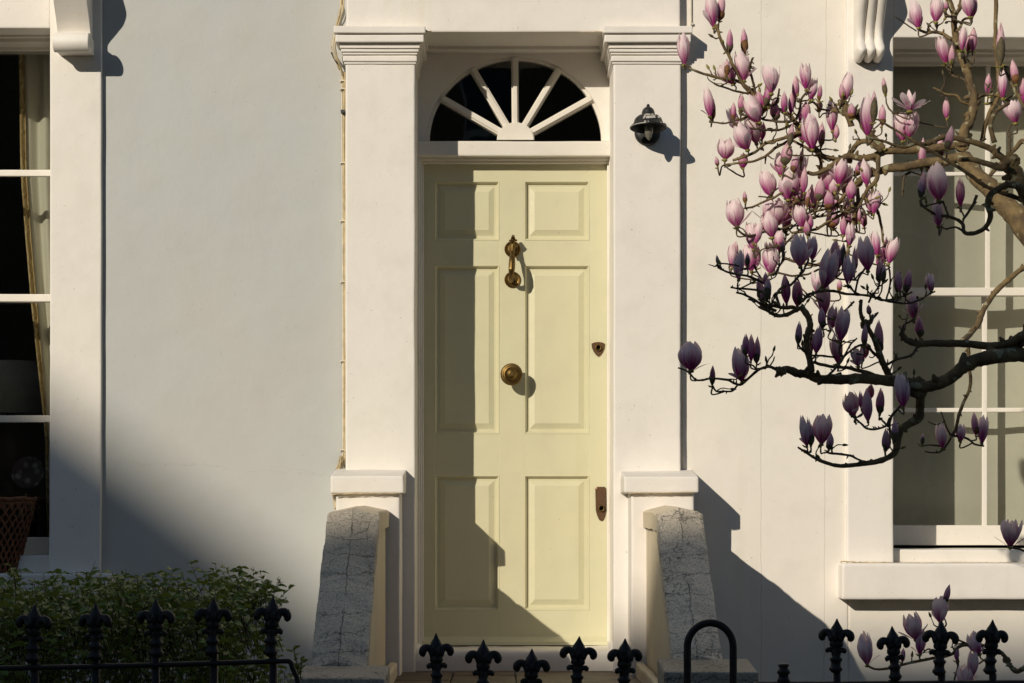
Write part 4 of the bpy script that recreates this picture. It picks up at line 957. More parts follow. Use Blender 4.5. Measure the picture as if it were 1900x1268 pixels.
# black knots
for (x, y, r_, d) in ((1875, 300, 16, DF), (1702, 722, 19, DF), (1783, 268, 15, 2.5), (1806, 180, 9, DB), (1570, 205, 12, DB), (1450, 690, 9, DF), (1606, 602, 10, DF), (1868, 1225, 7, 2.9)):
    m = MB(); c = P(x, y, d); vs = []; k = S(r_, d); bm = bmesh.new(); bmesh.ops.create_icosphere(bm, subdivisions=3, radius=1)
    for v in bm.verts:
        q = v.co.copy(); f = 1+.38*noise.noise(q*2.2+c*9)+.28*noise.noise(q*5+c*5); v.co = c+Vector((q.x*k*f, q.y*k*.8*f, q.z*k*f*.95))
    m.add([v.co.copy() for v in bm.verts], [tuple(v.index for v in f.verts) for f in bm.faces], 0, False); bm.free(); m.build('knot', M_bark, tree)
BL = [  # back, sunlit layer
 ([(1788, 292), (1740, 300), (1715, 303), (1690, 308), (1650, 313), (1625, 320), (1602, 330), (1586, 345), (1572, 352)], 9.5, 5),
 ([(1783, 268), (1740, 274), (1700, 278), (1660, 280), (1638, 283), (1620, 290), (1600, 294), (1575, 290), (1560, 297), (1545, 306), (1530, 317), (1512, 323), (1498, 320)], 8, 3.6),
 ([(1636, 282), (1616, 266), (1604, 262), (1590, 270), (1581, 282), (1574, 290)], 4.8, 4.8),
 ([(1788, 262), (1790, 240), (1800, 225), (1806, 200), (1806, 178), (1798, 150), (1793, 130), (1784, 108), (1776, 85), (1772, 60), (1770, 30), (1764, 10), (1757, -10), (1748, -40)], 9.5, 4.5),
 ([(1772, 30), (1780, 18), (1783, 5), (1786, -30)], 4, 3),
 ([(1808, 190), (1822, 178), (1840, 176), (1860, 182), (1885, 195)], 3, 2),
 ([(1800, 170), (1790, 150), (1770, 142), (1765, 132)], 2.6, 1.8),
 ([(1786, 95), (1790, 105), (1805, 118), (1808, 108)], 2.2, 1.6),
 ([(1774, 78), (1764, 72), (1752, 64), (1738, 60), (1722, 60), (1708, 57), (1703, 52)], 4, 2),
 ([(1738, 60), (1739, 48), (1738, 42)], 2, 1.8), ([(1768, 34), (1758, 28), (1752, 24)], 2, 1.6),
 ([(1775, 58), (1783, 48), (1788, 36), (1800, 34), (1806, 33)], 3, 1.8),
 ([(1800, 193), (1785, 188), (1775, 178), (1755, 175), (1742, 168), (1732, 163)], 3, 1.5),
 ([(1580, 235), (1572, 215), (1560, 208), (1548, 205), (1536, 210)], 6, 3),
 ([(1640, 275), (1622, 258), (1606, 240), (1596, 218), (1578, 206), (1566, 200)], 6, 9),
 # left fan
 ([(1330, 45), (1337, 70), (1350, 100), (1362, 125), (1372, 145), (1385, 165), (1400, 178), (1412, 188)], 3, 3.2),
 ([(1272, 120), (1285, 130), (1310, 138), (1335, 145), (1365, 150), (1384, 160), (1400, 178), (1425, 193), (1450, 205), (1472, 222), (1486, 240), (1500, 258)], 2, 4.5),
 ([(1325, 155), (1332, 159), (1360, 168), (1390, 176), (1408, 184)], 1.6, 2.2),
 ([(1397, 108), (1391, 125), (1397, 150), (1403, 178)], 2, 2.4),
 ([(1498, 170), (1487, 185), (1484, 200), (1478, 222)], 2, 2.4), ([(1510, 190), (1520, 200), (1533, 205), (1545, 210)], 1.6, 2),
 ([(1446, 165), (1440, 190), (1432, 198)], 1.8, 2), ([(1373, 212), (1395, 217), (1412, 212), (1428, 200)], 1.6, 2.2),
 ([(1318, 226), (1345, 229), (1370, 222), (1398, 216), (1420, 222), (1450, 226), (1475, 224)], 1.5, 2.2),
 ([(1360, 222), (1370, 233), (1400, 240), (1425, 242), (1450, 240), (1480, 228)], 2, 2.4),
 ([(1345, 306), (1370, 303), (1400, 298), (1420, 290), (1440, 275), (1460, 265), (1480, 252), (1496, 244)], 2, 3.2),
 ([(1360, 298), (1395, 285), (1420, 268), (1450, 258), (1478, 248), (1494, 240)], 2.4, 4),
 ([(1470, 262), (1490, 272), (1515, 283), (1540, 292), (1562, 297)], 2.4, 2.8), ([(1520, 284), (1523, 310), (1520, 330)], 3.6, 3.2),
 ([(1500, 258), (1512, 275), (1530, 290), (1555, 298), (1580, 300)], 4, 4.5),
 ([(1380, 387), (1395, 385), (1410, 378), (1435, 367), (1455, 357), (1475, 367), (1500, 379), (1530, 382), (1555, 378), (1575, 365)], 1.8, 3),
 ([(1365, 422), (1372, 430), (1388, 438), (1402, 436), (1425, 428), (1450, 425), (1470, 418)], 2, 2.2),
 ([(1407, 365), (1425, 367), (1437, 368)], 1.4, 1.6),
 ([(1630, 290), (1628, 312), (1625, 335), (1610, 352), (1600, 368), (1585, 380), (1565, 395), (1545, 408), (1518, 424), (1492, 430), (1468, 432)], 4.5, 2),
 ([(1600, 370), (1585, 392), (1560, 392), (1535, 400), (1508, 404), (1478, 398), (1478, 388)], 2.6, 1.8),
 ([(1590, 350), (1592, 375), (1585, 405), (1578, 440), (1572, 470)], 4.2, 3),
 ([(1618, 345), (1622, 370), (1630, 400), (1636, 425), (1638, 445), (1645, 460)], 3, 2),
 ([(1575, 355), (1560, 372), (1545, 385), (1530, 388), (1510, 392)], 3.6, 2),
 ([(1585, 385), (1600, 398), (1620, 395), (1632, 382), (1634, 372)], 2, 1.5),
 ([(1690, 320), (1679, 328), (1675, 345), (1675, 365)], 2.6, 2),
 ([(1850, -30), (1847, 60), (1850, 110), (1852, 150), (1850, 185), (1836, 212), (1828, 232), (1822, 262)], 3.6, 4.5),
 ([(1962, 515, 2.9), (1950, 400, 2.8), (1935, 290, 2.5), (1900, 262), (1884, 276), (1868, 292), (1850, 312), (1832, 332)], 5, 3.6), ([(1875, 288), (1873, 262), (1871, 242), (1878, 232)], 2.4, 1.8),
 ([(1455, 480), (1480, 487), (1510, 492), (1530, 488), (1560, 482), (1574, 470)], 2.6, 3.6),
 ([(1425, 512), (1440, 506), (1470, 512), (1500, 508), (1520, 500)], 1.8, 2),
 ([(1420, 460), (1440, 458), (1455, 452), (1470, 440), (1480, 430)], 1.8, 2.4),
 ([(1660, 30), (1700, 58)], 1.2, 1.2), ([(1655, 210), (1690, 214), (1705, 226)], 1.4, 1.4),
]
for pts, a, b in BL: branch('B', pts, a, b)
BLX = [ # lit or shaded twigs hanging low in the back
 ([(1968, 530, 2.8), (1945, 490, 2.5), (1900, 498, 2.2), (1870, 520, 2.2), (1845, 545, 2.2), (1825, 575, 2.2), (1815, 600, 2.25), (1800, 620, 2.3), (1785, 634, 2.4)], 5, 5.5),
 ([(1797, 632, 2.3), (1798, 665, 2.3), (1800, 690, 2.3), (1800, 715, 2.3), (1788, 745, 2.3), (1780, 765, 2.3), (1775, 790, 2.3), (1765, 810, 2.3)], 3.4, 3),
 ([(1765, 808, 2.3), (1755, 790, 2.3), (1746, 764, 2.3)], 2, 1.2), ([(1752, 782, 2.3), (1738, 788, 2.3), (1722, 782, 2.3)], 1.4, 1),
 ([(1770, 808, 2.3), (1790, 812, 2.3), (1808, 824, 2.3), (1826, 828, 2.3)], 2.2, 1.8),
 ([(1765, 812, 2.3), (1750, 834, 2.3), (1738, 840, 2.3), (1716, 838, 2.3)], 2, 1.4), ([(1745, 828, 2.3), (1725, 826, 2.3), (1710, 829, 2.3)], 1.8, 1.3)]
for pts, a, b in BLX: branch('B', pts, a, b, d0=2.3)
FL = [
 ([(1608, 255), (1640, 262), (1660, 270), (1680, 273), (1700, 266), (1720, 268), (1745, 256), (1765, 255), (1787, 260), (1815, 267), (1840, 278), (1855, 290), (1870, 300)], 2, 6.5),
 ([(1625, 222), (1660, 240), (1700, 265), (1735, 285), (1760, 300), (1785, 315), (1810, 333), (1830, 346), (1870, 362), (1915, 378)], 1.8, 4.5),
 ([(1870, 300), (1860, 312), (1830, 303), (1805, 297), (1780, 296)], 7, 4),
 ([(1905, 360), (1895, 348), (1870, 343), (1850, 352), (1838, 362), (1833, 380), (1838, 400), (1830, 420), (1812, 432), (1790, 432), (1785, 414), (1760, 402), (1740, 400), (1715, 385), (1706, 372)], 7, 2),
 ([(1787, 408), (1800, 390), (1812, 362)], 2.4, 3), ([(1760, 402), (1754, 388), (1750, 374)], 1.8, 1.8), ([(1790, 432), (1775, 422), (1755, 425), (1746, 420)], 2.2, 1.5),
 ([(1790, 405), (1784, 392), (1781, 384)], 1.8, 1.6),
 ([(1845, 265), (1838, 235), (1845, 212), (1858, 200), (1872, 192)], 5, 3), ([(1950, 460, 3.4), (1952, 340, 3.42), (1930, 240, 3.42), (1900, 197), (1885, 170), (1870, 142), (1856, 112)], 3.4, 2.6),
 ([(1330, 490), (1338, 500), (1360, 508), (1385, 512), (1405, 520), (1425, 530)], 1.8, 2.6), ([(1338, 489), (1355, 491), (1372, 494)], 1.4, 1.4),
 ([(1356, 533), (1372, 536), (1400, 538), (1420, 545)], 1.8, 2.2), ([(1366, 543), (1395, 553), (1420, 570), (1440, 578)], 2, 3),
 ([(1388, 555), (1410, 562), (1432, 572)], 1.6, 2.4),
 ([(1408, 570), (1425, 577), (1440, 586), (1460, 583), (1480, 575), (1490, 570)], 2.4, 4.5), ([(1422, 565), (1450, 570), (1475, 572)], 3, 4),
 ([(1437, 560), (1446, 566), (1440, 548), (1450, 535), (1462, 530)], 3, 2.4), ([(1485, 568), (1497, 585), (1503, 605), (1497, 628), (1498, 650), (1503, 668), (1506, 690)], 5.5, 6),
 ([(1488, 560), (1498, 548), (1515, 543), (1540, 540), (1570, 545), (1600, 548), (1625, 553), (1640, 557), (1670, 552), (1692, 542)], 3, 1.8),
 ([(1625, 552), (1650, 560), (1680, 563), (1705, 557), (1722, 548), (1735, 541)], 2.2, 1.5), ([(1400, 492), (1405, 505), (1411, 516)], 1.8, 1.5), ([(1435, 512), (1450, 488), (1455, 458)], 1.8, 1.5),
 ([(1466, 530), (1485, 510), (1495, 495), (1500, 482)], 2.6, 2), ([(1535, 592), (1552, 588), (1570, 575), (1585, 560)], 1.8, 2),
 ([(1480, 638), (1490, 650), (1503, 658), (1530, 661), (1560, 665)], 2, 2), ([(1585, 545), (1592, 520), (1604, 500), (1610, 492)], 2, 2.2),
 ([(1637, 498), (1632, 528), (1620, 548)], 1.8, 1.8), ([(1650, 500), (1652, 530), (1645, 556)], 1.8, 1.8), ([(1575, 530), (1590, 545), (1612, 548)], 2, 2),
 ([(1598, 556), (1597, 578), (1602, 596), (1612, 612), (1622, 630), (1630, 650), (1640, 678), (1652, 700)], 3, 6.5), ([(1610, 600), (1620, 590), (1629, 580)], 3.6, 1.5),
 ([(1612, 562), (1620, 545), (1625, 556)], 2, 2), ([(1985, 690, 3.3), (1950, 640, 3.35), (1905, 622), (1870, 638), (1840, 642), (1780, 638), (1740, 637), (1700, 637), (1682, 631), (1672, 618)], 9, 5),
 ([(1672, 618), (1679, 602), (1694, 592), (1702, 570)], 2.6, 1.5), ([(1678, 612), (1682, 595), (1684, 585)], 2, 1.2),
 ([(1258, 683), (1275, 690), (1290, 705), (1300, 706), (1315, 703), (1330, 703), (1350, 706), (1363, 712), (1375, 713), (1390, 700), (1405, 688), (1416, 683), (1430, 681), (1446, 689)], 1.5, 3),
 ([(1322, 716), (1330, 726), (1345, 727), (1358, 725), (1369, 713)], 1.8, 1.8), ([(1428, 682), (1433, 672), (1437, 664)], 1.6, 1.2), ([(1398, 680), (1405, 685), (1416, 684)], 1.6, 1.6),
 ([(1510, 673), (1540, 680), (1570, 682), (1600, 690), (1640, 702)], 2.8, 4),
 ([(1480, 830), (1495, 840), (1512, 850), (1530, 858), (1560, 865), (1600, 861), (1630, 856), (1655, 845), (1664, 830), (1670, 800), (1688, 786), (1705, 776), (1707, 755), (1708, 728)], 1.6, 9),
 ([(1536, 840), (1570, 844), (1592, 852), (1608, 860)], 2.4, 2), ([(1576, 768), (1598, 786), (1612, 797), (1636, 795), (1650, 785), (1656, 770), (1670, 755), (1682, 742)], 1.8, 2.6),
 ([(1644, 678), (1662, 668), (1690, 660), (1700, 645), (1716, 640)], 2.4, 2), ([(1632, 776), (1640, 784), (1650, 792), (1655, 772)], 2, 2), ([(1640, 835), (1650, 830), (1652, 800), (1650, 785)], 2, 2.4),
 ([(1555, 690), (1560, 670), (1580, 650), (1600, 640), (1625, 660)], 2, 2.4), ([(1535, 700), (1560, 672), (1578, 640), (1590, 628)], 2.4, 1.5)]
for pts, a, b in FL: branch('F', pts, a, b)
LOW = [([(2200, 1330, 3.0), (2050, 1290, 3.0), (1930, 1225, 3.0), (1900, 1240, 3.0), (1885, 1246, 3.0), (1872, 1232, 3.0), (1858, 1212, 3.0), (1830, 1200, 3.0), (1800, 1197, 3.0), (1780, 1200, 3.0), (1765, 1215, 3.0), (1730, 1222, 3.0), (1690, 1230, 3.0), (1650, 1240, 3.0), (1625, 1242, 3.0), (1611, 1236, 3.0)], 5, 2),
       ([(1775, 1205, 3.0), (1778, 1230, 3.0), (1770, 1262, 3.0), (1765, 1300, 3.0)], 2, 1.6), ([(1740, 1222, 3.0), (1725, 1205, 3.0), (1712, 1212, 3.0)], 1.8, 1.4),
       ([(2110, 1010, 3.0), (2020, 1050, 3.0), (1950, 1040, 3.0), (1900, 1022, 3.0), (1885, 1018, 3.0), (1876, 1016, 3.0)], 2, 1.8), ([(1850, 1214, 3.0), (1830, 1222, 3.0), (1815, 1232, 3.0)], 1.8, 1.6), ([(1800, 1198, 3.0), (1760, 1180, 3.0), (1748, 1165, 3.0)], 2, 1.8)]
samples['L'] = []
for pts, a, b in LOW: branch('L', pts, a, b, d0=3.0)
samples['M'] = [s_ for s_ in samples['B'] if s_[0].z < Z(560, 2.3)]
# wandering spur twigs
def spur(layer, n, seed, box, up=.6):
    rg = random.Random(seed); pool = [s_ for s_ in samples[layer]]
    d = {'B': DB, 'F': DF, 'L': 3.0}[layer]; c = 0; tries = 0
    while c < n and tries < 4000:
        tries += 1; p, r_ = rg.choice(pool); px = VX+p.x*F/(CAMD+p.y); py = VY-(p.z-CAMZ)*F/(CAMD+p.y)
        if not (box[0] < px < box[2] and box[1] < py < box[3]): continue
        c += 1; a = rg.uniform(-2.4, 2.4); L = S(rg.uniform(10, 34), d); dr_ = Vector((math.sin(a), rg.gauss(0, .5), math.cos(a)*.8+up*.3)).normalized()
        pts = [p]; cur_ = dr_
        for k in range(4):
            cur_ = (cur_+Vector((rg.gauss(0, .45), rg.gauss(0, .3), rg.gauss(.18, .4)))).normalized(); pts.append(pts[-1]+cur_*L/4)
        m = MB(); cc = sm(pts, 3); m.tube(cc, [min(r_*.8, S(1.8, d))*(1-.45*i/(len(cc)-1)) for i in range(len(cc))], 6, rough=.2)
        e = pts[-1]; k = S(1, d); q = cur_.to_track_quat('Z', 'Y').to_matrix().to_4x4()
        if rg.random() < .6: m.lathe([(.8*k, -1*k), (2.4*k, 2*k), (2.6*k, 5*k), (1.6*k, 9*k), (.2*k, 12*k)], Matrix.Translation(e) @ q, 7, mi=1)
        m.build('twig', [M_twig, M_lime if rg.random() < .5 else M_scale], tree, fix=False)
spur('B', 105, 5, (1300, 60, 1660, 470)); spur('B', 22, 6, (1660, 0, 1900, 300)); spur('F', 75, 7, (1320, 380, 1720, 870)); spur('L', 8, 8, (1600, 1150, 1900, 1268))
# ---- flowers
def petal_geo(R_, H, prof, closes, span, phi, rad, dz_, curl=0, tipx=0, nu=6, nv=9):
    vs = []; uv = []
    def pr(v, tab):
        x = v*(len(tab)-1); i = min(int(x), len(tab)-2); t = x-i; t = t*t*(3-2*t) if False else t; return tab[i]*(1-t)+tab[i+1]*t
    for j in range(nv+1):
        v = j/nv; half = span*pr(v, [.42, .78, .98, 1.0, .93, .72, .12])
        rr_ = R_*rad*pr(v, prof)
        for i in range(nu+1):
            u_ = i/nu*2-1; a = phi+u_*half
            bulge = 1+.06*(1-u_*u_)+(.10*abs(u_)**3*v)*closes
            wv = .012*R_*math.sin(7*v+u_*3+phi*5)
            r2 = rr_*bulge+wv; z = H*v*(1-.03*u_*u_*(1-v))+dz_
            vs.append((r2*math.cos(a)+tipx*v*v*math.cos(phi), r2*math.sin(a)+tipx*v*v*math.sin(phi), z-curl*v*v)); uv.append((i/nu, v))
    fs = [(j*(nu+1)+i, j*(nu+1)+i+1, (j+1)*(nu+1)+i+1, (j+1)*(nu+1)+i) for j in range(nv) for i in range(nu)]
    return vs, fs, uv
PROF = {'bud': [.16, .66, .95, 1.0, .88, .55, .06], 'tulip': [.14, .56, .88, 1.03, 1.02, .86, .64], 'open': [.14, .50, .80, 1.0, 1.14, 1.16, 1.05], 'star': [.14, .55, .95, 1.5, 2.1, 2.6, 2.9]}
def mesh_of(vs, fs, uv, name, mats):
    me = bpy.data.meshes.new(name); me.from_pydata(vs, [], fs)
    for mt in mats: me.materials.append(mt)
    me.polygons.foreach_set('use_smooth', [True]*len(fs))
    ul = me.uv_layers.new(name='UVMap')
    for lp in me.loops: ul.data[lp.index].uv = uv[lp.vertex_index]
    return me
FLOW = {}       # kind -> list of (core mesh, [petal meshes])
rgf = random.Random(3)
for kind in ('bud', 'tulip', 'open', 'star'):
    FLOW[kind] = []
    for var in range(7):
        core = ([], [], []); pets = []
        def addc(g):
            b0 = len(core[0]); core[0].extend(g[0]); core[1].extend(tuple(i+b0 for i in f) for f in g[1]); core[2].extend(g[2])
        pr = PROF[kind]; sg = rgf.uniform
        if kind == 'bud':
            for k in range(3): addc(petal_geo(.5, 1*sg(.97, 1.0), pr, 0, 1.25, k*2.094+var, 1.0+.05*k, 0))
            for k in range(2): addc(petal_geo(.5, 1*sg(.84, .95), pr, .4, .95, k*3.0+var*1.3+.6, 1.12, 0, tipx=.03))
        else:
            for k in range(3): addc(petal_geo(.5, sg(.90, 1.0), PROF['tulip'] if kind != 'star' else PROF['open'], 0, 1.1, k*2.094+var, .80 if kind != 'star' else .6, .01))
            for k in range(6):
                rad = 1.0 if k % 2 else .92
                g = petal_geo(.5, sg(.78, 1.02)*(1 if kind != 'star' else .72), pr, .8, sg(.56, .80) if kind != 'star' else .34, k*1.047+var*.7+sg(-.2, .2), rad*sg(.92, 1.08), 0, curl=0 if kind != 'star' else sg(-.1, .2),
                              tipx=sg(-.06, .12) if kind == 'tulip' else sg(0, .16))
                pets.append(mesh_of(*g, 'petal', [M_petal]))
            for _q in range(rgf.choice([0, 1, 2]) if kind == 'tulip' else 2):      # fallen-back outer petals
                g = petal_geo(.42, sg(.45, .7), [.2, .6, 1.0, 1.4, 1.75, 2.0, 2.2], .5, .36, var*1.9+.3+_q*2.8, 1, 0, curl=sg(.05, .25)); pets.append(mesh_of(*g, 'petal', [M_petal]))
        FLOW[kind].append((mesh_of(*core, 'flower', [M_bud if kind == 'bud' else M_petal]), pets))
npet = [0]
def flower(x, y, w_, h, tilt=0, layer='B', kind='bud', d=None, scale=0, stemmed=True):
    rg = rgm; d = d if d is not None else {'B': DB, 'F': DF, 'L': 3.0}[layer]+rg.uniform(-.07, .07)
    k = S(1, d); a = R(tilt)
    base = P(x-math.sin(a)*h/2, y+math.cos(a)*h/2, d); up = Vector((math.sin(a), rg.uniform(-.12, .12), math.cos(a))).normalized()
    H = h*k*1.02; Wd = w_*k*1.02
    Mx = Matrix.Translation(base) @ up.to_track_quat('Z', 'Y').to_matrix().to_4x4() @ Matrix.Rotation(rg.uniform(0, 6.28), 4, 'Z')
    core, pets = FLOW[kind][rg.randrange(7)]
    ww = Wd/{'bud': 1.1, 'tulip': 1.06, 'open': 1.3, 'star': 2.1}[kind]
    core_only = kind == 'bud'
    o = bpy.data.objects.new('flower_bud' if core_only else 'flower', core); COL.objects.link(o); o.parent = tree
    M2 = Matrix.Translation(-Vector(tree['_o'])) @ Mx @ Matrix.Diagonal((ww, ww, H, 1)); o.matrix_local = M2
    for pm in pets:
        q = bpy.data.objects.new('petal', pm); COL.objects.link(q); q.parent = o; npet[0] += 1
    # stem with receptacle, furry scales
    m = MB(); Mi = Mx
    r0 = max(Wd*.11, 1.4*k)
    m.lathe([(r0*.8, -3.2*k), (r0*1.25, -1.5*k), (r0*1.2, .5*k), (r0*.9, 2.5*k), (.001, 3*k)], Mi, 8, mi=1)
    for s_ in range(rg.randint(1, 3)):
        aa = rg.uniform(0, 6.28); L = rg.uniform(5, 11)*k; dv = Mx.to_3x3() @ Vector((math.cos(aa), math.sin(aa), rg.uniform(-.1, .9))); dv.normalize()
        st_ = base-up*2*k; m.tube([st_, st_+dv*L*.4, st_+dv*L*.8+up*L*.1, st_+dv*L+up*L*.2], [1.0*k, 1.7*k, 1.2*k, .3*k], 5, mi=1)
    if scale or (core_only and rg.random() < .45):       # brown scale hugging one side
        f = scale or .5; a0 = rg.uniform(-2.6, -.5)
        vs, fs, uv = petal_geo(.5, f, PROF['bud'], 0, 1.15, a0 if scale < .7 else 0, 1.16, -.01)
        b0 = len(m.v); Ms = Mx @ Matrix.Rotation(0, 4, 'Z') @ Matrix.Diagonal((ww, ww, H, 1)); Mn = Matrix.Translation(base) @ up.to_track_quat('Z', 'Y').to_matrix().to_4x4() @ Matrix.Diagonal((ww, ww, H, 1))
        # angles are in world space so the scale faces the viewer or the side as wanted
        Mn = Matrix.Translation(base) @ (Matrix.Rotation(a, 4, 'Y')) @ Matrix.Diagonal((ww, ww, H, 1)); m.add([Mn @ Vector(v) for v in vs], fs, 2, True)
        if scale >= .7:
            vs, fs, uv = petal_geo(.5, f, PROF['bud'], 0, 1.3, 3.1, 1.15, -.01); m.add([Mn @ Vector(v) for v in vs], fs, 2, True)
            vs, fs, uv = petal_geo(.5, f, PROF['bud'], 0, 1.3, -1.6, 1.17, -.01); m.add([Mn @ Vector(v) for v in vs], fs, 2, True)
    if stemmed:
        best = None; e = base-up*2*k
        for (p, r_) in samples[layer]:
            v = p-e; cst = v.length+(max(0, v.z)*2.2)+abs(v.y)*.3
            if best is None or cst < best[0]: best = (cst, p, r_)
        tgt = best[1]; L = (tgt-e).length
        if L < .45:
            c1 = e-up*min(L*.45, 14*k); c2 = tgt+(e-tgt)*.25+Vector((rg.gauss(0, .1)*L, 0, -.10*L))
            cc = sm([e, c1, c2, tgt], 4); cc = [cc[0]]+jag(cc[1:-1], .002)+[cc[-1]]
            r1 = 1.5*k; m.tube(cc, [r1*(1+.35*noise.noise(c_*70)) for c_ in cc], 6)
            if L > .03: samples[layer] += [(c_, r1) for c_ in cc[3:-1]]
    m.build('twig', [M_twig, M_lime, M_russet if (layer != 'F' and rg.random() < .6) else M_scale], tree, fix=False)
B_ = [ (1320,22,24,60,-8,'tulip'),(1338,14,16,50,8,'bud'),(1268,90,24,62,-3,'tulip'),(1315,190,18,56,-6,'tulip'),(1322,205,9,42,6,'bud'),(1348,138,34,44,-35,'open'),(1376,122,30,58,-8,'tulip'),
 (1431,148,34,54,0,'open'),(1426,172,15,55,18,'bud'),(1375,192,13,38,0,'bud'),(1361,207,10,34,0,'bud'),(1398,203,32,55,-24,'tulip'),(1410,190,20,44,-10,'bud'),(1455,190,12,40,0,'bud'),(1468,192,12,42,2,'bud'),(1437,205,18,40,-8,'bud'),
 (1476,163,13,46,0,'bud'),(1494,142,20,50,-4,'tulip'),(1508,165,18,44,14,'tulip'),(1521,172,9,32,4,'bud'),(1572,160,22,54,8,'tulip'),(1563,172,12,34,-6,'bud'),(1496,208,16,48,2,'bud'),(1543,214,22,60,-2,'tulip'),(1504,246,30,66,-6,'tulip'),(1524,250,13,46,3,'bud'),
 (1552,245,11,28,3,'bud'),(1347,276,32,42,4,'tulip'),(1377,254,34,54,-22,'tulip'),(1398,240,30,56,-12,'tulip'),(1415,243,13,36,3,'bud'),(1379,298,18,30,0,'bud'),(1448,305,22,44,-4,'tulip'),(1460,285,20,48,10,'bud'),(1475,303,14,36,8,'bud'),
 (1425,340,30,52,-14,'tulip'),(1463,346,38,52,0,'tulip'),(1482,330,14,46,2,'bud'),(1492,334,13,50,2,'bud'),(1504,366,13,46,4,'bud'),(1480,362,14,36,6,'bud'),(1364,395,34,56,-6,'tulip'),(1437,394,46,56,2,'tulip'),(1391,478,28,54,-8,'tulip'),
 (1395,438,24,52,-6,'tulip'),(1407,432,16,44,12,'tulip'),(1428,415,32,54,-10,'tulip'),(1429,484,28,50,-3,'tulip'),(1486,402,28,42,-8,'tulip'),(1503,412,13,34,2,'bud'),(1497,424,12,30,-4,'bud'),(1606,320,20,54,-6,'tulip'),(1560,318,26,52,8,'tulip'),(1572,330,18,44,10,'tulip'),(1535,330,26,50,-6,'tulip'),(1548,345,24,44,2,'tulip'),
 (1521,352,18,46,8,'bud'),(1580,352,20,40,4,'bud'),(1538,372,18,36,-6,'bud'),(1612,372,16,46,-10,'tulip'),(1624,376,18,46,8,'tulip'),(1602,404,12,36,-4,'bud'),(1575,378,20,36,10,'tulip'),(1578,435,18,44,4,'tulip'),(1565,418,12,40,2,'bud'),(1625,452,18,48,-5,'tulip'),(1643,462,14,44,4,'bud'),(1655,466,22,50,14,'tulip'),(1633,480,14,40,2,'bud'),
 (1517,524,26,38,8,'open'),(1558,530,10,24,4,'bud'),(1690,188,48,40,6,'star'),(1672,236,28,54,-6,'tulip'),(1692,232,24,50,14,'tulip'),(1756,200,12,42,0,'bud'),(1711,285,13,58,2,'bud'),(1637,214,14,40,2,'bud'),(1580,206,14,30,0,'bud'),(1745,272,12,46,-6,'bud'),
 (1700,26,24,54,-8,'tulip'),(1738,18,24,48,4,'tulip'),(1755,12,8,20,0,'bud'),(1796,8,22,48,-6,'tulip'),(1806,12,14,44,6,'bud'),(1750,93,22,52,-12,'tulip'),(1766,103,11,42,2,'bud'),(1786,72,14,46,4,'tulip'),(1797,80,9,34,4,'bud'),(1806,73,14,46,3,'bud'),
 (1833,158,13,44,0,'bud'),(1861,154,18,60,2,'tulip'),(1883,133,15,48,-8,'bud'),(1880,208,36,44,-12,'open'),(1898,170,14,50,0,'bud'),(1330,300,8,20,-10,'bud'),(1520,195,9,24,0,'bud')]
for f in B_: flower(*f[:5], 'B', f[5], scale=(.62 if f[2] <= 10 else 0))
for (x, y, w_, h, t) in ((1354,76,12,46,0),(1381,76,13,48,-2),(1349,124,10,34,0),(1324,205,8,36,4),(1468,250,11,44,10),(1499,368,8,36,4),(1382,366,8,24,-4),(1487,290,7,26,3),(1641,160,9,36,-6),(1594,400,7,28,0)): flower(x, y, w_, h, t, 'B', 'bud', scale=.7)
rq = random.Random(77)
for _ in range(30):
    bx_ = rq.choice([(1440, 300, 1640, 425), (1440, 300, 1640, 425), (1350, 190, 1500, 262), (1340, 400, 1450, 480)])
    flower(rq.uniform(bx_[0], bx_[2]), rq.uniform(bx_[1], bx_[3]), rq.uniform(11, 24), rq.uniform(34, 52), rq.uniform(-22, 22), 'B', rq.choice(['bud', 'bud', 'tulip']), d=DB-rq.uniform(.1, .3))
F_ = [(1611,215,28,78,2,'tulip'),(1762,256,14,48,12,'bud'),(1740,338,38,70,-3,'tulip'),(1712,342,13,50,4,'bud'),(1781,356,17,56,-2,'bud'),(1740,396,20,52,-4,'tulip'),(1484,463,32,66,-2,'tulip'),(1508,460,19,48,2,'tulip'),(1371,492,21,56,2,'tulip'),
 (1410,534,13,46,-4,'bud'),(1420,518,9,28,4,'bud'),(1458,536,17,58,-3,'bud'),(1480,542,19,54,2,'bud'),(1537,500,34,76,14,'tulip'),(1556,478,18,46,6,'bud'),(1575,500,22,60,4,'tulip'),(1548,465,16,42,8,'bud'),(1607,472,30,64,-6,'tulip'),(1633,502,14,48,4,'bud'),
 (1528,555,24,64,-4,'tulip'),(1563,602,28,66,6,'tulip'),(1553,648,22,54,-4,'tulip'),(1502,634,18,50,-3,'tulip'),(1517,630,18,54,6,'bud'),(1631,626,18,66,1,'bud'),(1668,520,12,42,-4,'bud'),(1685,522,15,46,8,'bud'),(1727,524,16,34,0,'tulip'),
 (1694,568,22,50,-4,'tulip'),(1706,606,16,42,-2,'bud'),(1281,661,44,56,-2,'tulip'),(1374,676,32,66,-6,'tulip'),(1384,640,13,42,0,'bud'),(1394,646,13,52,1,'bud'),(1405,650,13,52,2,'bud'),(1494,800,22,58,-6,'tulip'),(1526,797,34,56,4,'tulip'),(1540,820,14,32,10,'bud'),
 (1674,724,28,66,-3,'tulip'),(1609,752,20,62,-3,'bud'),(1597,742,9,36,-4,'bud'),(1580,750,30,46,-12,'tulip'),(1614,728,16,32,10,'bud'),(1633,745,15,50,3,'bud'),(1525,590,14,40,-3,'bud'),(1545,590,20,48,10,'tulip'),(1590,664,24,34,-10,'open'),(1604,650,16,36,6,'bud')]
for f in F_: flower(*f[:5], 'F', f[5])
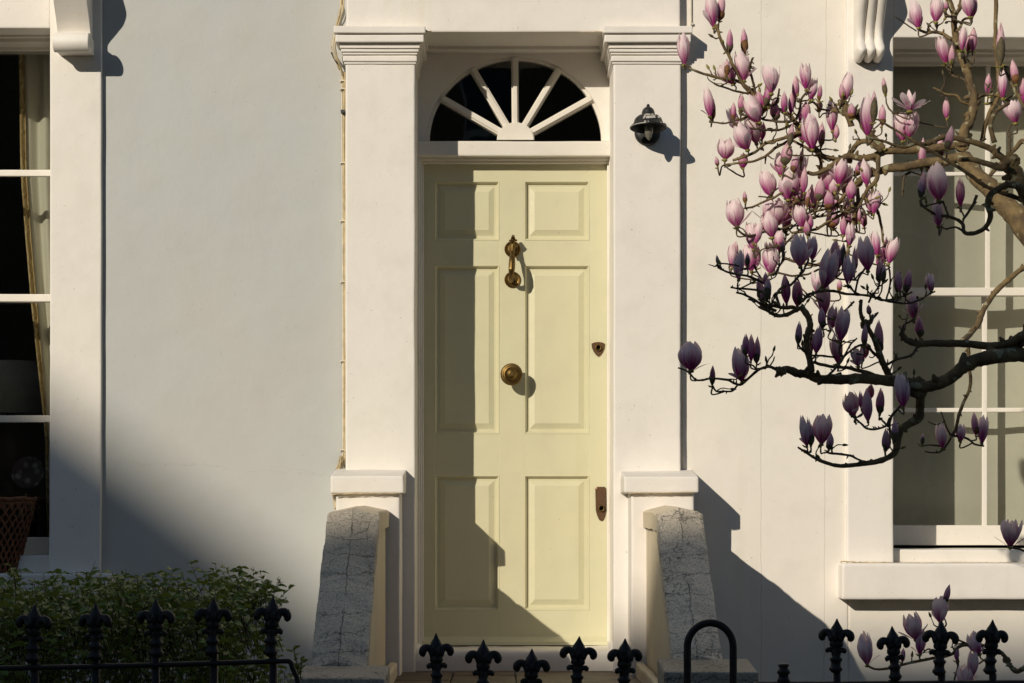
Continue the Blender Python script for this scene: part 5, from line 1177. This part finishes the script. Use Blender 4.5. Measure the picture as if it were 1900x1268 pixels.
for (x, y, w_, h, t) in ((1622,197,13,62,2),(1857,82,15,84,2),(1387,482,9,26,2),(1424,537,14,46,6),(1415,545,9,40,-4),(1482,618,12,44,3),(1604,622,11,42,2),(1322,697,10,38,2),(1505,808,12,42,2),(1643,815,13,44,0),(1660,800,13,46,2),(1707,350,9,36,-6),(1500,458,8,34,0),(1452,458,9,24,0),(1640,508,9,34,8),(1565,470,10,42,4),(1586,480,11,48,0),(1664,525,9,40,-3),(1612,575,9,20,-10),(1331,482,6,18,-8)): flower(x, y, w_, h, t, 'F', 'bud', scale=.78)
samples['M'] = [s_ for s_ in samples['B'] if s_[0].z < Z(600, 2.3) and s_[0].x > X(1690, 2.3)]
for f in ((1746,808,20,50,-6,'tulip'),(1783,803,18,34,2,'tulip'),(1809,786,13,44,-4,'bud'),(1824,798,20,52,4,'tulip')): flower(*f[:5], 'M', f[5], d=2.3)
flower(1712, 815, 7, 24, 4, 'M', 'bud', d=2.3, scale=.78)
for f in ((1605,1204,28,62,-8,'tulip'),(1694,1163,32,52,-14,'tulip'),(1708,1190,20,52,4,'tulip'),(1745,1132,30,52,0,'open'),(1757,1102,11,36,14,'bud'),(1809,1194,26,44,-20,'tulip'),(1804,1232,20,52,2,'tulip'),(1790,1256,28,46,0,'tulip'),(1675,1216,9,28,4,'bud'),(1775,1212,10,30,0,'bud'),(1876,990,40,52,4,'open')): flower(*f[:5], 'L', f[5], d=3.0)
for o in list(bpy.data.objects):
    if o.name.startswith('petal') and '_o' in o: del o['_o']
print('petals', npet[0])


# ================================================================== houses across the street (they throw the low shade)
op = thing('facing_house', 'brick terraced house across the street behind the camera', 'house', (-6, -34, 0))
DO = 30.0; zo = Z(1193, DWR)+SM*(DO-DWR); xe = X(560, DWR)-SK*(DO-DWR)
m = MB(); m.box(xe, 16, -DO-9, -DO-.02, 0, zo); m.build('wall', M_brick, op)
for i in range(9):
    for j in range(4):
        x0 = xe+1.2+i*3.9; z0 = 1.2+j*3.6
        if x0 > 14: continue
        q = MB(); q.rbox(x0, x0+1.1, -DO-.03, -DO+.03, z0, z0+1.9, .01, 1, 0); q.build('window_frame', M_wood, op)
        q = MB(); q.box(x0+.08, x0+1.02, -DO+.032, -DO+.04, z0+.08, z0+1.82); q.build('pane', M_slate, op)
op2 = thing('facing_house', 'taller gable-fronted brick house across the street behind the camera', 'house', (-25, -34, 0))
m = MB(); xg = xe-5.2; m.prism([(xe, 0), (xe, zo), (xg, zo+4.15), (xg-5.2, zo), (xg-5.2, 0)], 1, -DO-9, -DO); m.build('gable_wall', M_brick, op2)
for j in range(3):
    for i in range(2):
        x0 = xg-2.6+i*3; z0 = 1.2+j*3.2
        q = MB(); q.rbox(x0, x0+1.1, -DO-.02, -DO+.05, z0, z0+1.9, .01, 1, 0); q.build('window_frame', M_wood, op2)
        q = MB(); q.box(x0+.08, x0+1.02, -DO+.052, -DO+.06, z0+.08, z0+1.82); q.build('pane', M_slate, op2)
for o in bpy.data.objects:
    if '_o' in o: del o['_o']
